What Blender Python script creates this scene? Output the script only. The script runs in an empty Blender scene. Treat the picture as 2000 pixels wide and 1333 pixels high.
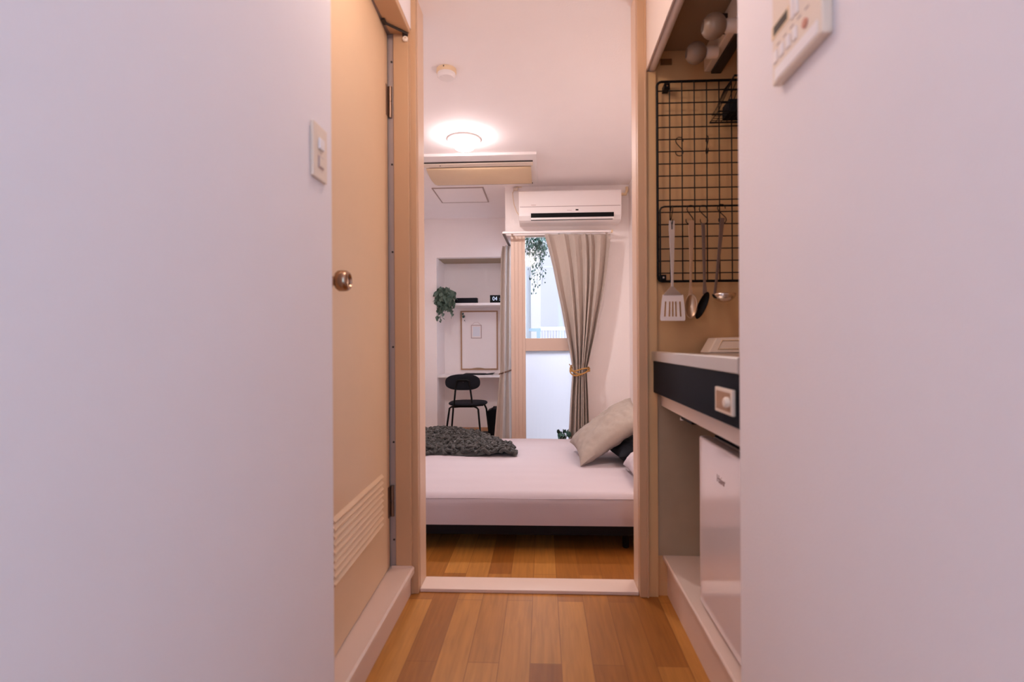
import bpy, bmesh, math, random
from mathutils import Vector, Matrix, Euler
random.seed(7)
S = bpy.context.scene
COL = S.collection
PI = math.pi

# ------------------------------------------------------------------ camera
YAW = math.atan(0.045)          # turned a little to the left of the corridor's axis
ROLL = math.radians(0.32)
FPX = 1000.0
fw = Vector((-math.sin(YAW), math.cos(YAW), 0))
r0 = Vector((math.cos(YAW), math.sin(YAW), 0)); u0 = Vector((0, 0, 1))
rc = r0 * math.cos(ROLL) - u0 * math.sin(ROLL)
uc = r0 * math.sin(ROLL) + u0 * math.cos(ROLL)
CAM = Vector((0, 0, 1.0))
cd = bpy.data.cameras.new('camera'); cam = bpy.data.objects.new('camera', cd); COL.objects.link(cam)
mm = Matrix((rc, uc, -fw)).transposed().to_4x4(); mm.translation = CAM
cam.matrix_world = mm
cd.sensor_width = 36; cd.lens = 18; cd.shift_x = -0.0075; cd.shift_y = 0.00275
cd.clip_start = 0.02
cd.dof.use_dof = True; cd.dof.focus_distance = 4.3; cd.dof.aperture_fstop = 2.4
S.camera = cam

def P(px, py, Y=None, X=None, Z=None):
    """world point on a plane seen at a place in the photograph (used only to size things)"""
    d = fw + rc * ((px - 1015) / FPX) + uc * ((672 - py) / FPX)
    if Y is not None: t = (Y - CAM.y) / d.y
    elif X is not None: t = (X - CAM.x) / d.x
    else: t = (Z - CAM.z) / d.z
    return CAM + d * t

# ------------------------------------------------------------------ light and exposure
vs = S.view_settings
S.view_settings.view_transform = 'Standard'; vs.look = 'None'; vs.gamma = 1; vs.use_curve_mapping = False
vs.exposure = 0.07
S.cycles.max_bounces = 10; S.cycles.diffuse_bounces = 7; S.cycles.caustics_reflective = False; S.cycles.caustics_refractive = False
S.cycles.use_denoising = True
w = bpy.data.worlds.new('sky'); S.world = w; w.use_nodes = True
bg = w.node_tree.nodes['Background']; bg.inputs[0].default_value = (0.90, 0.93, 1.0, 1); bg.inputs[1].default_value = 0.95

def lamp(name, kind, loc, power, color, size=0.1, rot=(0, 0, 0), size_y=None, spread=None):
    l = bpy.data.lights.new(name, kind); l.energy = power; l.color = color
    if kind == 'AREA':
        l.size = size
        if size_y: l.shape = 'RECTANGLE'; l.size_y = size_y
        if spread: l.spread = spread
    else: l.shadow_soft_size = size
    o = bpy.data.objects.new(name, l); COL.objects.link(o); o.location = loc; o.rotation_euler = rot
    return o
# daylight from the entrance behind the photographer and the corridor's own ceiling lamp
lamp('entrance_daylight', 'AREA', (0.41, -0.85, 1.35), 25, (0.30, 0.66, 1.0), 0.7, (math.radians(90), 0, math.radians(76)), 1.9)
lamp('corridor_light', 'POINT', (-0.20, 1.34, 2.27), 8.5, (1.0, 0.82, 0.71), 0.08)
lamp('entrance_warm_fill', 'AREA', (-0.47, -1.1, 1.7), 6, (1.0, 0.66, 0.50), 0.5, (math.radians(90), 0, math.radians(-66)), 1.2)  # added warm fill behind the camera, tints the right wall
# the room's ceiling lamp, a second lamp beside the bed's head, daylight falling into the balcony
lamp('room_light', 'AREA', (-0.52, 3.42, 2.307), 13.5, (1.0, 0.96, 0.99), 0.11)
lamp('bedside_light', 'POINT', (0.62, 2.56, 1.15), 9, (1.0, 0.90, 0.87), 0.10)
lamp('balcony_daylight', 'AREA', (0.25, 6.0, 3.1), 195, (0.84, 0.88, 1.0), 1.2, (math.radians(-58), 0, 0), 1.2)

# ------------------------------------------------------------------ materials
def lin(c):
    return tuple(((x / 255) / 12.92 if x / 255 <= 0.04045 else ((x / 255 + 0.055) / 1.055) ** 2.4) for x in c) + (1,)
def mat(name, rgb, rough=0.6, metal=0.0, bump=0.0, bscale=60.0, var=0.0, vscale=8.0, stretch=(1, 1, 1), spec=0.5, coat=0.0, emit=None, estr=0.0, sheen=0.0):
    m = bpy.data.materials.new(name); m.use_nodes = True
    nt = m.node_tree; b = nt.nodes['Principled BSDF']
    c = lin(rgb)
    b.inputs['Base Color'].default_value = c; b.inputs['Roughness'].default_value = rough
    b.inputs['Metallic'].default_value = metal; b.inputs['Specular IOR Level'].default_value = spec
    b.inputs['Coat Weight'].default_value = coat; b.inputs['Sheen Weight'].default_value = sheen
    tc = nt.nodes.new('ShaderNodeTexCoord'); mp = nt.nodes.new('ShaderNodeMapping'); mp.inputs['Scale'].default_value = stretch
    nt.links.new(tc.outputs['Object'], mp.inputs[0])
    if var > 0 or True:
        n = nt.nodes.new('ShaderNodeTexNoise'); n.inputs['Scale'].default_value = vscale; n.inputs['Detail'].default_value = 4
        nt.links.new(mp.outputs[0], n.inputs['Vector'])
        mx = nt.nodes.new('ShaderNodeMix'); mx.data_type = 'RGBA'
        v = max(var, 0.015)
        mx.inputs[6].default_value = tuple(max(0, x * (1 - v)) for x in c[:3]) + (1,)
        mx.inputs[7].default_value = tuple(min(1, x * (1 + v)) for x in c[:3]) + (1,)
        nt.links.new(n.outputs['Fac'], mx.inputs[0]); nt.links.new(mx.outputs[2], b.inputs['Base Color'])
    if bump > 0:
        n2 = nt.nodes.new('ShaderNodeTexNoise'); n2.inputs['Scale'].default_value = bscale; n2.inputs['Detail'].default_value = 3
        nt.links.new(mp.outputs[0], n2.inputs['Vector'])
        bp = nt.nodes.new('ShaderNodeBump'); bp.inputs['Strength'].default_value = bump; bp.inputs['Distance'].default_value = 0.004
        nt.links.new(n2.outputs['Fac'], bp.inputs['Height']); nt.links.new(bp.outputs[0], b.inputs['Normal'])
    if emit:
        b.inputs['Emission Color'].default_value = lin(emit); b.inputs['Emission Strength'].default_value = estr
    return m

M = {}
M['wall_near'] = mat('corridor_wallpaper', (238, 230, 231), 0.85, bump=0.16, bscale=210, spec=0.25)
M['wall'] = mat('room_wallpaper', (246, 237, 234), 0.8, bump=0.2, bscale=120)
M['ceil'] = mat('ceiling_paper', (247, 239, 238), 0.85, bump=0.15, bscale=120)
M['door'] = mat('door_laminate', (222, 188, 152), 0.42, bump=0.05, bscale=20, var=0.03)
M['tan'] = mat('tan_painted_steel', (196, 156, 120), 0.4, var=0.03)
M['tan_light'] = mat('pale_jamb_paint', (222, 190, 164), 0.4)
M['step'] = mat('cream_step', (226, 200, 184), 0.38)
M['strip'] = mat('grey_door_strip', (176, 156, 148), 0.45, metal=0.2)
M['dark_seal'] = mat('dark_rubber_seal', (46, 34, 28), 0.6)
M['white'] = mat('white_plastic', (240, 232, 230), 0.35)
M['offwhite'] = mat('aged_plastic', (232, 214, 196), 0.45)
M['yellowed'] = mat('yellowed_plastic', (236, 208, 170), 0.45, var=0.05, vscale=5)
M['black'] = mat('black_plastic', (10, 10, 12), 0.5, spec=0.15)
M['blackmetal'] = mat('black_powder_coat', (10, 8, 9), 0.5, spec=0.2)
M['steel'] = mat('brushed_steel', (222, 214, 206), 0.25, metal=0.85, bump=0.06, bscale=60, stretch=(30, 1, 30))
M['knob'] = mat('bronze_steel', (170, 140, 118), 0.22, metal=1.0)
M['navy'] = mat('black_navy_laminate', (14, 16, 25), 0.4, var=0.05, spec=0.03)
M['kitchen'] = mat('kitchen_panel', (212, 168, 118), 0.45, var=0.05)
M['kitchen_low'] = mat('kitchen_low_panel', (172, 150, 124), 0.55, var=0.09, vscale=14)  # end panel's shade under the counter is put into this duller brown
M['cab'] = mat('cabinet_white', (236, 220, 210), 0.35)
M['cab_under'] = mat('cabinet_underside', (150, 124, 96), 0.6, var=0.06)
M['fridge'] = mat('fridge_enamel', (232, 220, 220), 0.10, coat=0.6)
M['sheet'] = mat('cotton_sheet', (188, 174, 179), 0.9, bump=0.15, bscale=300, sheen=0.2)
M['bedframe'] = mat('dark_bed_steel', (22, 19, 21), 0.6, spec=0.1)
M['linen'] = mat('linen_curtain', (188, 172, 160), 0.9, bump=0.35, bscale=420, var=0.07, vscale=160, stretch=(1, 1, 0.25), sheen=0.2)
M['cushion'] = mat('beige_linen', (160, 146, 136), 0.92, bump=0.4, bscale=350, var=0.06, vscale=90)
M['knit'] = mat('charcoal_yarn', (52, 48, 45), 0.95, bump=0.5, bscale=500, var=0.2, vscale=60, sheen=0.3)
M['rope'] = mat('golden_rope', (176, 128, 66), 0.8, bump=0.5, bscale=200)
M['darkrope'] = mat('brown_rope', (110, 80, 62), 0.8, bump=0.5, bscale=200)
M['leaf'] = mat('leaf_green', (92, 112, 98), 0.45, var=0.3, vscale=30)
M['leaf_dark'] = mat('leaf_dark', (52, 92, 84), 0.5, var=0.35, vscale=40)
M['stem'] = mat('stem_green', (74, 84, 60), 0.6)
M['pot'] = mat('pot_clay', (90, 88, 86), 0.7)
M['frame_al'] = mat('bronze_aluminium', (208, 180, 162), 0.4, metal=0.1)
M['wood_thin'] = mat('thin_wood', (172, 132, 100), 0.5, var=0.15, vscale=40)
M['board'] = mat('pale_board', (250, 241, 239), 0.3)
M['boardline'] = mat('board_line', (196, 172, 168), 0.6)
M['concrete'] = mat('balcony_concrete', (190, 190, 190), 0.9, var=0.1)
M['outwall'] = mat('neighbour_wall', (224, 224, 234), 0.8, bump=0.1)
M['outwall_b'] = mat('neighbour_pilaster', (244, 240, 242), 0.8)
M['bluegrey'] = mat('blue_grey_metal', (150, 176, 200), 0.5)
M['outblue'] = mat('pale_blue_panel', (214, 218, 228), 0.6)
M['outrail'] = mat('railing_white', (235, 238, 245), 0.5)
M['brownlabel'] = mat('brown_label', (120, 78, 36), 0.6)
M['lcd'] = mat('lcd_dark', (52, 48, 38), 0.25)
M['orange'] = mat('orange_button', (206, 140, 118), 0.5)
M['greyprint'] = mat('grey_print', (150, 128, 126), 0.6)
M['bulb'] = mat('frosted_bulb', (146, 124, 106), 0.35)
M['slate'] = mat('slate_fabric', (26, 27, 33), 0.8, spec=0.15)
M['chrome'] = mat('polished_steel', (215, 205, 198), 0.18, metal=1.0)
M['copper_end'] = mat('warm_spoon', (200, 170, 140), 0.3, metal=0.8)
M['sunk'] = mat('dark_steel', (66, 60, 60), 0.4, metal=0.6)
M['blade'] = mat('pale_reflection_blade', (236, 226, 222), 0.4, metal=0.3)  # bright reflection on the steel blade put into a pale colour
M['hinge'] = mat('bronze_hinge', (140, 112, 94), 0.35, metal=0.7)
M['dim_steel'] = mat('dim_steel', (128, 110, 102), 0.35, metal=0.8)
M['digits'] = mat('digit_white', (210, 225, 240), 0.5, emit=(190, 210, 235), estr=0.6)
M['glow'] = mat('lamp_diffuser', (255, 245, 240), 0.5, emit=(255, 240, 240), estr=60)

def glass_mat(name, tint, frosted):
    m = bpy.data.materials.new(name); m.use_nodes = True; nt = m.node_tree; nt.nodes.clear()
    out = nt.nodes.new('ShaderNodeOutputMaterial'); mx = nt.nodes.new('ShaderNodeMixShader'); g = nt.nodes.new('ShaderNodeBsdfGlossy')
    g.inputs['Roughness'].default_value = 0.05 if not frosted else 0.3
    if frosted:
        t = nt.nodes.new('ShaderNodeBsdfTranslucent'); t.inputs[0].default_value = tint
        wv = nt.nodes.new('ShaderNodeTexWave'); wv.inputs['Scale'].default_value = 60; wv.bands_direction = 'X'
        tc = nt.nodes.new('ShaderNodeTexCoord'); nt.links.new(tc.outputs['Object'], wv.inputs[0])
        bp = nt.nodes.new('ShaderNodeBump'); bp.inputs['Strength'].default_value = 0.3; bp.inputs['Distance'].default_value = 0.003
        nt.links.new(wv.outputs['Fac'], bp.inputs['Height']); nt.links.new(bp.outputs[0], t.inputs['Normal'])
        t2 = nt.nodes.new('ShaderNodeBsdfTransparent'); t2.inputs[0].default_value = tint
        m2 = nt.nodes.new('ShaderNodeMixShader'); m2.inputs[0].default_value = 0.12
        nt.links.new(t.outputs[0], m2.inputs[1]); nt.links.new(t2.outputs[0], m2.inputs[2]); base = m2
    else:
        base = nt.nodes.new('ShaderNodeBsdfTransparent'); base.inputs[0].default_value = tint
    f = nt.nodes.new('ShaderNodeFresnel'); f.inputs[0].default_value = 1.35
    nt.links.new(f.outputs[0], mx.inputs[0]); nt.links.new(base.outputs[0], mx.inputs[1]); nt.links.new(g.outputs[0], mx.inputs[2])
    nt.links.new(mx.outputs[0], out.inputs[0])
    return m
M['glass'] = glass_mat('clear_glass', (0.93, 0.97, 0.98, 1), False)
M['frost'] = glass_mat('frosted_glass', (0.93, 0.94, 0.98, 1), True)

def floor_mat():
    m = bpy.data.materials.new('oak_laminate'); m.use_nodes = True; nt = m.node_tree; b = nt.nodes['Principled BSDF']
    L = nt.links.new
    tc = nt.nodes.new('ShaderNodeTexCoord'); mp = nt.nodes.new('ShaderNodeMapping')
    mp.inputs['Rotation'].default_value = (0, 0, PI / 2); mp.inputs['Location'].default_value = (0.13, 0.045, 0)
    L(tc.outputs['Object'], mp.inputs[0])
    br = nt.nodes.new('ShaderNodeTexBrick'); br.inputs['Scale'].default_value = 1.0
    br.inputs['Brick Width'].default_value = 0.62; br.inputs['Row Height'].default_value = 0.098; br.inputs['Mortar Size'].default_value = 0.0012
    br.inputs['Color1'].default_value = (0, 0, 0, 1); br.inputs['Color2'].default_value = (1, 1, 1, 1); br.inputs['Mortar'].default_value = (0.2, 0.2, 0.2, 1)
    br.offset = 0.37; br.offset_frequency = 2
    L(mp.outputs[0], br.inputs[0])
    cr = nt.nodes.new('ShaderNodeValToRGB')
    cr.color_ramp.elements[0].color = lin((148, 90, 36)); cr.color_ramp.elements[1].color = lin((188, 128, 60))
    e = cr.color_ramp.elements.new(0.5); e.color = lin((167, 108, 47))
    L(br.outputs['Color'], cr.inputs[0])
    mg = nt.nodes.new('ShaderNodeMapping'); mg.inputs['Scale'].default_value = (22, 1.6, 1); L(tc.outputs['Object'], mg.inputs[0])
    n = nt.nodes.new('ShaderNodeTexNoise'); n.inputs['Scale'].default_value = 3; n.inputs['Detail'].default_value = 6; n.inputs['Distortion'].default_value = 0.6
    L(mg.outputs[0], n.inputs['Vector'])
    mr = nt.nodes.new('ShaderNodeMapRange'); mr.inputs[1].default_value = 0.3; mr.inputs[2].default_value = 0.7; mr.inputs[3].default_value = 0.82; mr.inputs[4].default_value = 1.1
    L(n.outputs['Fac'], mr.inputs[0])
    mx = nt.nodes.new('ShaderNodeMix'); mx.data_type = 'RGBA'; mx.blend_type = 'MULTIPLY'; mx.inputs[0].default_value = 1
    L(cr.outputs[0], mx.inputs[6]); L(mr.outputs[0], mx.inputs[7])
    mo = nt.nodes.new('ShaderNodeMix'); mo.data_type = 'RGBA'; mo.inputs[7].default_value = lin((120, 72, 36))
    mf = nt.nodes.new('ShaderNodeMath'); mf.operation = 'MULTIPLY'; mf.inputs[1].default_value = 0.6; L(br.outputs['Fac'], mf.inputs[0])
    L(mf.outputs[0], mo.inputs[0]); L(mx.outputs[2], mo.inputs[6]); L(mo.outputs[2], b.inputs['Base Color'])
    b.inputs['Roughness'].default_value = 0.40; b.inputs['Specular IOR Level'].default_value = 0.3
    return m
M['floor'] = floor_mat()

# ------------------------------------------------------------------ mesh helpers
class MB:
    def __init__(s): s.bm = bmesh.new(); s.smooth = False
    def box(s, a, b):
        x0, y0, z0 = a; x1, y1, z1 = b
        v = [s.bm.verts.new((x, y, z)) for x in (x0, x1) for y in (y0, y1) for z in (z0, z1)]
        for f in ((0, 1, 3, 2), (4, 6, 7, 5), (0, 4, 5, 1), (2, 3, 7, 6), (0, 2, 6, 4), (1, 5, 7, 3)): s.bm.faces.new([v[i] for i in f])
        return s
    def tube(s, pts, r, seg=8, closed=False, cap=True):
        pts = [Vector(p) for p in pts]; n = len(pts); rs = r if isinstance(r, (list, tuple)) else [r] * n
        rings = []; prev = None
        for i, p in enumerate(pts):
            if closed: t = pts[(i + 1) % n] - pts[i - 1]
            else: t = pts[min(i + 1, n - 1)] - pts[max(i - 1, 0)]
            if t.length < 1e-9: t = Vector((0, 0, 1))
            t.normalize()
            if prev is None:
                a = Vector((0, 0, 1)) if abs(t.z) < 0.9 else Vector((1, 0, 0)); nrm = t.cross(a).normalized()
            else:
                nrm = prev - t * prev.dot(t)
                nrm = nrm.normalized() if nrm.length > 1e-6 else t.orthogonal().normalized()
            prev = nrm; bn = t.cross(nrm)
            rings.append([s.bm.verts.new(p + (nrm * math.cos(2 * PI * k / seg) + bn * math.sin(2 * PI * k / seg)) * rs[i]) for k in range(seg)])
        for i in range(n if closed else n - 1):
            A, B = rings[i], rings[(i + 1) % n]
            for k in range(seg): s.bm.faces.new((A[k], A[(k + 1) % seg], B[(k + 1) % seg], B[k]))
        if cap and not closed:
            s.bm.faces.new(rings[0][::-1]); s.bm.faces.new(rings[-1])
        s.smooth = True
        return s
    def lathe(s, prof, c=(0, 0, 0), axis='Z', seg=32):
        c = Vector(c); rings = []
        for (r, h) in prof:
            ring = []
            for k in range(seg):
                a = 2 * PI * k / seg; x, y = r * math.cos(a), r * math.sin(a)
                p = {'Z': (x, y, h), 'X': (h, x, y), 'Y': (y, h, x)}[axis]
                ring.append(s.bm.verts.new(c + Vector(p)))
            rings.append(ring)
        for i in range(len(rings) - 1):
            for k in range(seg): s.bm.faces.new((rings[i][k], rings[i][(k + 1) % seg], rings[i + 1][(k + 1) % seg], rings[i + 1][k]))
        s.bm.faces.new(rings[0][::-1]); s.bm.faces.new(rings[-1]); s.smooth = True
        return s
    def prism(s, poly, d):
        """poly: list of 3D points, d: extrusion vector"""
        d = Vector(d); A = [s.bm.verts.new(p) for p in poly]; B = [s.bm.verts.new(Vector(p) + d) for p in poly]
        s.bm.faces.new(A[::-1]); s.bm.faces.new(B); n = len(A)
        for i in range(n): s.bm.faces.new((A[i], A[(i + 1) % n], B[(i + 1) % n], B[i]))
        return s
    def grid(s, fn, nu, nv, closed_u=False):
        V = [[s.bm.verts.new(fn(i / nu, j / nv)) for i in range(nu if closed_u else nu + 1)] for j in range(nv + 1)]
        m = nu
        for j in range(nv):
            for i in range(m):
                i2 = (i + 1) % nu if closed_u else i + 1
                s.bm.faces.new((V[j][i], V[j][i2], V[j + 1][i2], V[j + 1][i]))
        s.smooth = True
        return s
    def build(s, name, m, parent=None, bevel=0.0, sub=0, solid=0.0, smooth=None, segs=2):
        bmesh.ops.recalc_face_normals(s.bm, faces=s.bm.faces)
        # origin at the centre so that parts move sensibly
        me = bpy.data.meshes.new(name); s.bm.to_mesh(me); s.bm.free()
        sm = s.smooth if smooth is None else smooth
        me.materials.append(m)
        o = bpy.data.objects.new(name, me); COL.objects.link(o)
        if sm:
            for p in me.polygons: p.use_smooth = True
            try: me.set_sharp_from_angle(angle=math.radians(42))
            except Exception: pass
        if solid:
            k = o.modifiers.new('thickness', 'SOLIDIFY'); k.thickness = solid; k.offset = 0
        if bevel:
            k = o.modifiers.new('bevel', 'BEVEL'); k.width = bevel; k.segments = segs; k.limit_method = 'ANGLE'; k.angle_limit = math.radians(50)
        if sub:
            k = o.modifiers.new('smooth', 'SUBSURF'); k.levels = sub; k.render_levels = sub
        if parent is not None:
            o.parent = parent
            o.matrix_parent_inverse = parent.matrix_world.inverted() if getattr(s, 'world', True) else Matrix()
        return o

def tag(o, label=None, cat=None, group=None, kind=None):
    if label: o['label'] = label
    if cat: o['category'] = cat
    if group: o['group'] = group
    if kind: o['kind'] = kind
    return o
def thing(name, loc, label, cat, group=None, rot=(0, 0, 0)):
    o = bpy.data.objects.new(name, None); o.empty_display_size = 0.05; COL.objects.link(o); o.location = loc; o.rotation_euler = rot
    o.matrix_world = Matrix.Translation(loc) @ Euler(rot).to_matrix().to_4x4()
    return tag(o, label, cat, group)
def box(a, b): return MB().box(a, b)
def struct(name, mb, m, label=None, **k):
    return tag(mb.build(name, m, **k), label, None, None, 'structure')
def text_mesh(name, body, size, m, loc, rot, parent, depth=0.0006, align='CENTER', scale=(1, 1, 1)):
    c = bpy.data.curves.new(name, 'FONT'); c.body = body; c.size = size; c.extrude = depth; c.align_x = align; c.align_y = 'CENTER'
    t = bpy.data.objects.new(name + '_src', c); COL.objects.link(t)
    dg = bpy.context.evaluated_depsgraph_get(); me = bpy.data.meshes.new_from_object(t.evaluated_get(dg))
    bpy.data.objects.remove(t, do_unlink=True)
    me.materials.clear(); me.materials.append(m)
    me.transform(Matrix.Translation(loc) @ Euler(rot).to_matrix().to_4x4() @ Matrix.Diagonal((*scale, 1)))
    o = bpy.data.objects.new(name, me); COL.objects.link(o)
    o.parent = parent; o.matrix_parent_inverse = parent.matrix_world.inverted()
    return o

# ================================================================== THE SETTING
CE = 2.40
YP0, YP1 = 2.05, 2.155           # partition between corridor and room
YW = 4.56                        # wall with the balcony door
YA = 5.67                        # front of the desk niche
XR = 0.765                       # right wall of the room
struct('floor', box((-1.75, -1.6, -0.06), (1.35, 6.3, 0)), M['floor'], 'orange oak laminate floor of corridor and room')
struct('ceiling', box((-1.75, -1.6, CE), (1.35, 4.66, CE + 0.08)).box((-1.75, 4.66, CE), (-0.20, 6.3, CE + 0.08)), M['ceil'], 'pinkish white papered ceiling')
struct('wall_left', box((-1.30, -1.55, 0), (-0.49, 1.18, CE)), M['wall_near'], 'near lavender white wall on the left of the corridor', bevel=0.006)
struct('wall_right', box((0.43, -1.55, 0), (1.25, 1.147, CE)), M['wall_near'], 'near pinkish white wall on the right of the corridor', bevel=0.006)
struct('wall_rear', box((-0.49, -1.60, 0), (0.43, -1.50, CE)), M['wall_near'])
struct('wall_bathroom', box((-0.72, 1.18, 2.262), (-0.521, YP0, CE)), M['wall_near'], 'strip of wall above the bathroom door')
struct('bathroom_light_block', box((-0.80, 1.18, 0), (-0.72, YP0, CE)), M['cab_under'])  # unseen dark board added behind the bathroom door to keep light out
struct('wall_partition_left', box((-1.58, YP0, 0), (-0.532, YP1, CE)), M['wall'])
struct('wall_partition_right', box((0.412, YP0, 0), (1.25, YP1, CE)), M['kitchen'], 'tan end panel of the kitchenette beside the doorway')
struct('wall_kitchen_back', box((1.10, 1.147, 0), (1.18, YP0, CE)), M['kitchen'])
struct('wall_room_left', box((-1.58, YP1, 0), (-1.50, YA, CE)), M['wall'])
struct('wall_room_right', box((XR, YP1, 0), (XR + 0.08, YW, CE)), M['wall'])
# wall with the balcony door: lintel, pier right of the door
XL = -0.328                      # left edge of the lintel box
zl = 1.966
lw = MB().box((XL, YW, zl), (XR + 0.08, YW + 0.10, CE))
lw.box((0.335, YW, 0), (XR + 0.08, YW + 0.10, zl))
lw.box((XL, YW + 0.10, zl), (XL + 0.10, YA, CE))
struct('wall_window', lw, M['wall'], 'pinkish white wall around the balcony door, carrying the air conditioner')
# desk niche: pier on the left, header beam, side and back
n0 = P(853, 600, Y=YA).x
zh = P(900, 503, Y=YA).z
YB = 6.12
nw = MB().box((-1.58, YA, 0), (n0, YB, CE)).box((n0, YA, zh), (XL + 0.10, YA + 0.09, CE))
struct('wall_niche', nw, M['wall'], 'pale pier and header beam around the desk niche')
struct('wall_niche_back', box((-1.58, YB, 0), (XL + 0.10, YB + 0.06, CE)), M['wall'], 'back wall of the desk niche')
struct('trim_7', box((n0, YA + 0.09, zh), (XL + 0.1, YB, zh + 0.02)), M['kitchen_low'])
struct('wall_niche_right', box((-0.27, YA, 0), (-0.20, YB, CE)), M['wall'])

# doorway casing to the room
tr = MB()
tr.box((-0.532, YP0 - 0.02, 0), (-0.502, YP0 + 0.008, CE)).box((-0.532, YP0 - 0.024, 0), (-0.524, YP0 - 0.018, CE))
struct('trim_1', tr, M['tan'], 'tan casing on the left of the doorway', bevel=0.002)
tr = MB()
tr.box((0.377, YP0 - 0.02, 0), (0.412, YP0 + 0.008, CE)).box((0.404, YP0 - 0.024, 0), (0.412, YP0 - 0.018, CE))
struct('trim_2', tr, M['tan'], 'tan casing on the right of the doorway', bevel=0.002)
struct('trim_3', box((-0.532, YP0 + 0.008, 0), (-0.50, YP1, CE)), M['tan_light'], 'pale reveal on the left of the doorway')
struct('trim_4', box((0.375, YP0 + 0.008, 0), (0.412, YP1, CE)), M['tan_light'], 'pale reveal on the right of the doorway')
struct('trim_5', box((-0.50, YP0 - 0.004, 0), (0.375, YP1, 0.014)), M['step'], 'pale threshold strip across the doorway', bevel=0.002)
struct('trim_6', box((0.4122, YP0 - 0.012, 0), (0.45, YP0, 2.07)), M['kitchen'])

# ---- bathroom door, its frame and the step below it
st = MB().prism([(-0.70, 1.18, 0.112), (-0.524, 1.18, 0.112), (-0.518, 1.18, 0.106), (-0.518, 1.18, 0.086), (-0.532, 1.18, 0.078), (-0.532, 1.18, 0), (-0.70, 1.18, 0)], (0, YP0 - 1.18 - 0.022, 0))
struct('trim_8', st, M['step'], 'cream raised step along the foot of the bathroom door')
fr = MB().box((-0.588, 2.012, 0.112), (-0.527, YP0 - 0.002, 2.262)).box((-0.60, 1.18, 2.236), (-0.521, 2.012, 2.262))
struct('trim_9', fr, M['tan'], 'tan frame of the bathroom door', bevel=0.002)
st = MB().box((-0.655, 2.022, 0.112), (-0.588, YP0 - 0.002, 2.255)).box((-0.72, 1.18, 2.240), (-0.60, YP0 - 0.02, 2.262))
struct('trim_10', st, M['strip'], 'grey hinge side strip of the bathroom door frame')
struct('trim_11', box((-0.604, 2.0085, 0.10), (-0.524, 2.0125, 0.12)), M['step'])

hinge_loc = Vector((-0.612, 2.016, 0.118))
ang = math.radians(-90 + 1.8)    # local +x runs from the hinge towards the camera
DW, DH = 0.72, 2.115
door = thing('door_1', hinge_loc, 'beige bathroom door slightly ajar, with louvre and round knob', None, rot=(0, 0, ang))
door['kind'] = 'structure'
def dbuild(mb, name, m, parent=door, **k):
    mb.world = False
    o = mb.build(name, m, parent, **k); o.matrix_parent_inverse = Matrix(); return o
# local: x along leaf, y: corridor side is +y (left of direction) -> check below
lv0, lv1, lz0, lz1 = 0.115, 0.605, 0.195, 0.395
lf = MB()
lf.box((0.004, -0.034, 0), (lv0, 0, DH)).box((lv1, -0.034, 0), (DW, 0, DH)).box((lv0, -0.034, 0), (lv1, 0, lz0)).box((lv0, -0.034, lz1), (lv1, 0, DH))
dbuild(lf, 'door_leaf', M['door'])
lvm = MB(); ns = 9
for i in range(ns):
    z = lz0 + (i + 0.5) * (lz1 - lz0) / ns; hh = (lz1 - lz0) / ns
    lvm.prism([(lv0, -0.031, z + hh * 0.5), (lv0, 0.0, z + hh * 0.5), (lv0, 0.0085, z - hh * 0.02), (lv0, 0.0085, z - hh * 0.10), (lv0, 0.0, z - hh * 0.12), (lv0, -0.010, z + hh * 0.10), (lv0, -0.031, z + hh * 0.2)], (lv1 - lv0, 0, 0))
    lvm.box((lv0, -0.031, z - hh * 0.5), (lv1, -0.004, z - hh * 0.36))
lvr = dbuild(lvm, 'louvre', M['door'])
b_ = dbuild(box((lv0, -0.034, lz0), (lv1, -0.031, lz1)), 'louvre_backing', M['dark_seal'], parent=lvr)
kb = MB().lathe([(0.030, 0.0), (0.031, 0.004), (0.026, 0.010), (0.013, 0.014), (0.013, 0.026), (0.024, 0.030), (0.0285, 0.036), (0.029, 0.046), (0.0275, 0.058), (0.023, 0.064), (0.019, 0.065), (0.0165, 0.060), (0.010, 0.059), (0.001, 0.062)], (0.640, 0.0005, 1.057), 'Y', 40)
kb = dbuild(kb, 'door_knob', M['knob']); kb['label'] = 'round bronze steel knob'
for zc in (1.85, 0.258):
    h = MB()
    h.lathe([(0.0075, -0.062), (0.0075, -0.003), (0.006, -0.0025), (0.006, 0.0025), (0.0075, 0.003), (0.0075, 0.062)], (-0.004, 0.009, zc), 'Z', 14)
    h.box((0.000, 0.0, zc - 0.06), (0.030, 0.0022, zc + 0.06))
    dbuild(h, 'hinge', M['hinge'])
dbuild(box((0.003, -0.034, 0.0), (0.0045, 0.001, DH)), 'edge_seal', M['dark_seal'])
dbuild(box((0.0, -0.03, -0.0045), (DW, -0.01, 0)), 'bottom_seal', M['dark_seal'])
# screws of the strip and the dark seal at the head's mitre
strip = bpy.data.objects['trim_10']
for z in (2.13, 1.72, 1.37, 0.99, 0.61, 0.22):
    MB().lathe([(0.0042, 0), (0.004, -0.002), (0.001, -0.0022)], (-0.5975, 2.022, z), 'Y', 10).build('screw', M['dark_seal'], strip)
seal = thing('head_seal', (-0.527, 2.0, 2.22), 'thin dark seal bar at the top corner of the bathroom door', 'door hardware')
MB().tube([(-0.600, 1.93, 2.231), (-0.528, 2.006, 2.231)], 0.0045, 8).build('seal_bar', M['dark_seal'], seal)
MB().box((-0.604, 1.91, 2.226), (-0.590, 1.94, 2.2358)).build('seal_bracket', M['dark_seal'], seal, bevel=0.001)
MB().lathe([(0.011, 0), (0.011, -0.007), (0.008, -0.010), (0.0045, -0.010), (0.004, -0.005), (0.001, -0.005)], (-0.538, 2.0118, 2.212), 'Y', 20).build('seal_buffer', M['offwhite'], seal)
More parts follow.
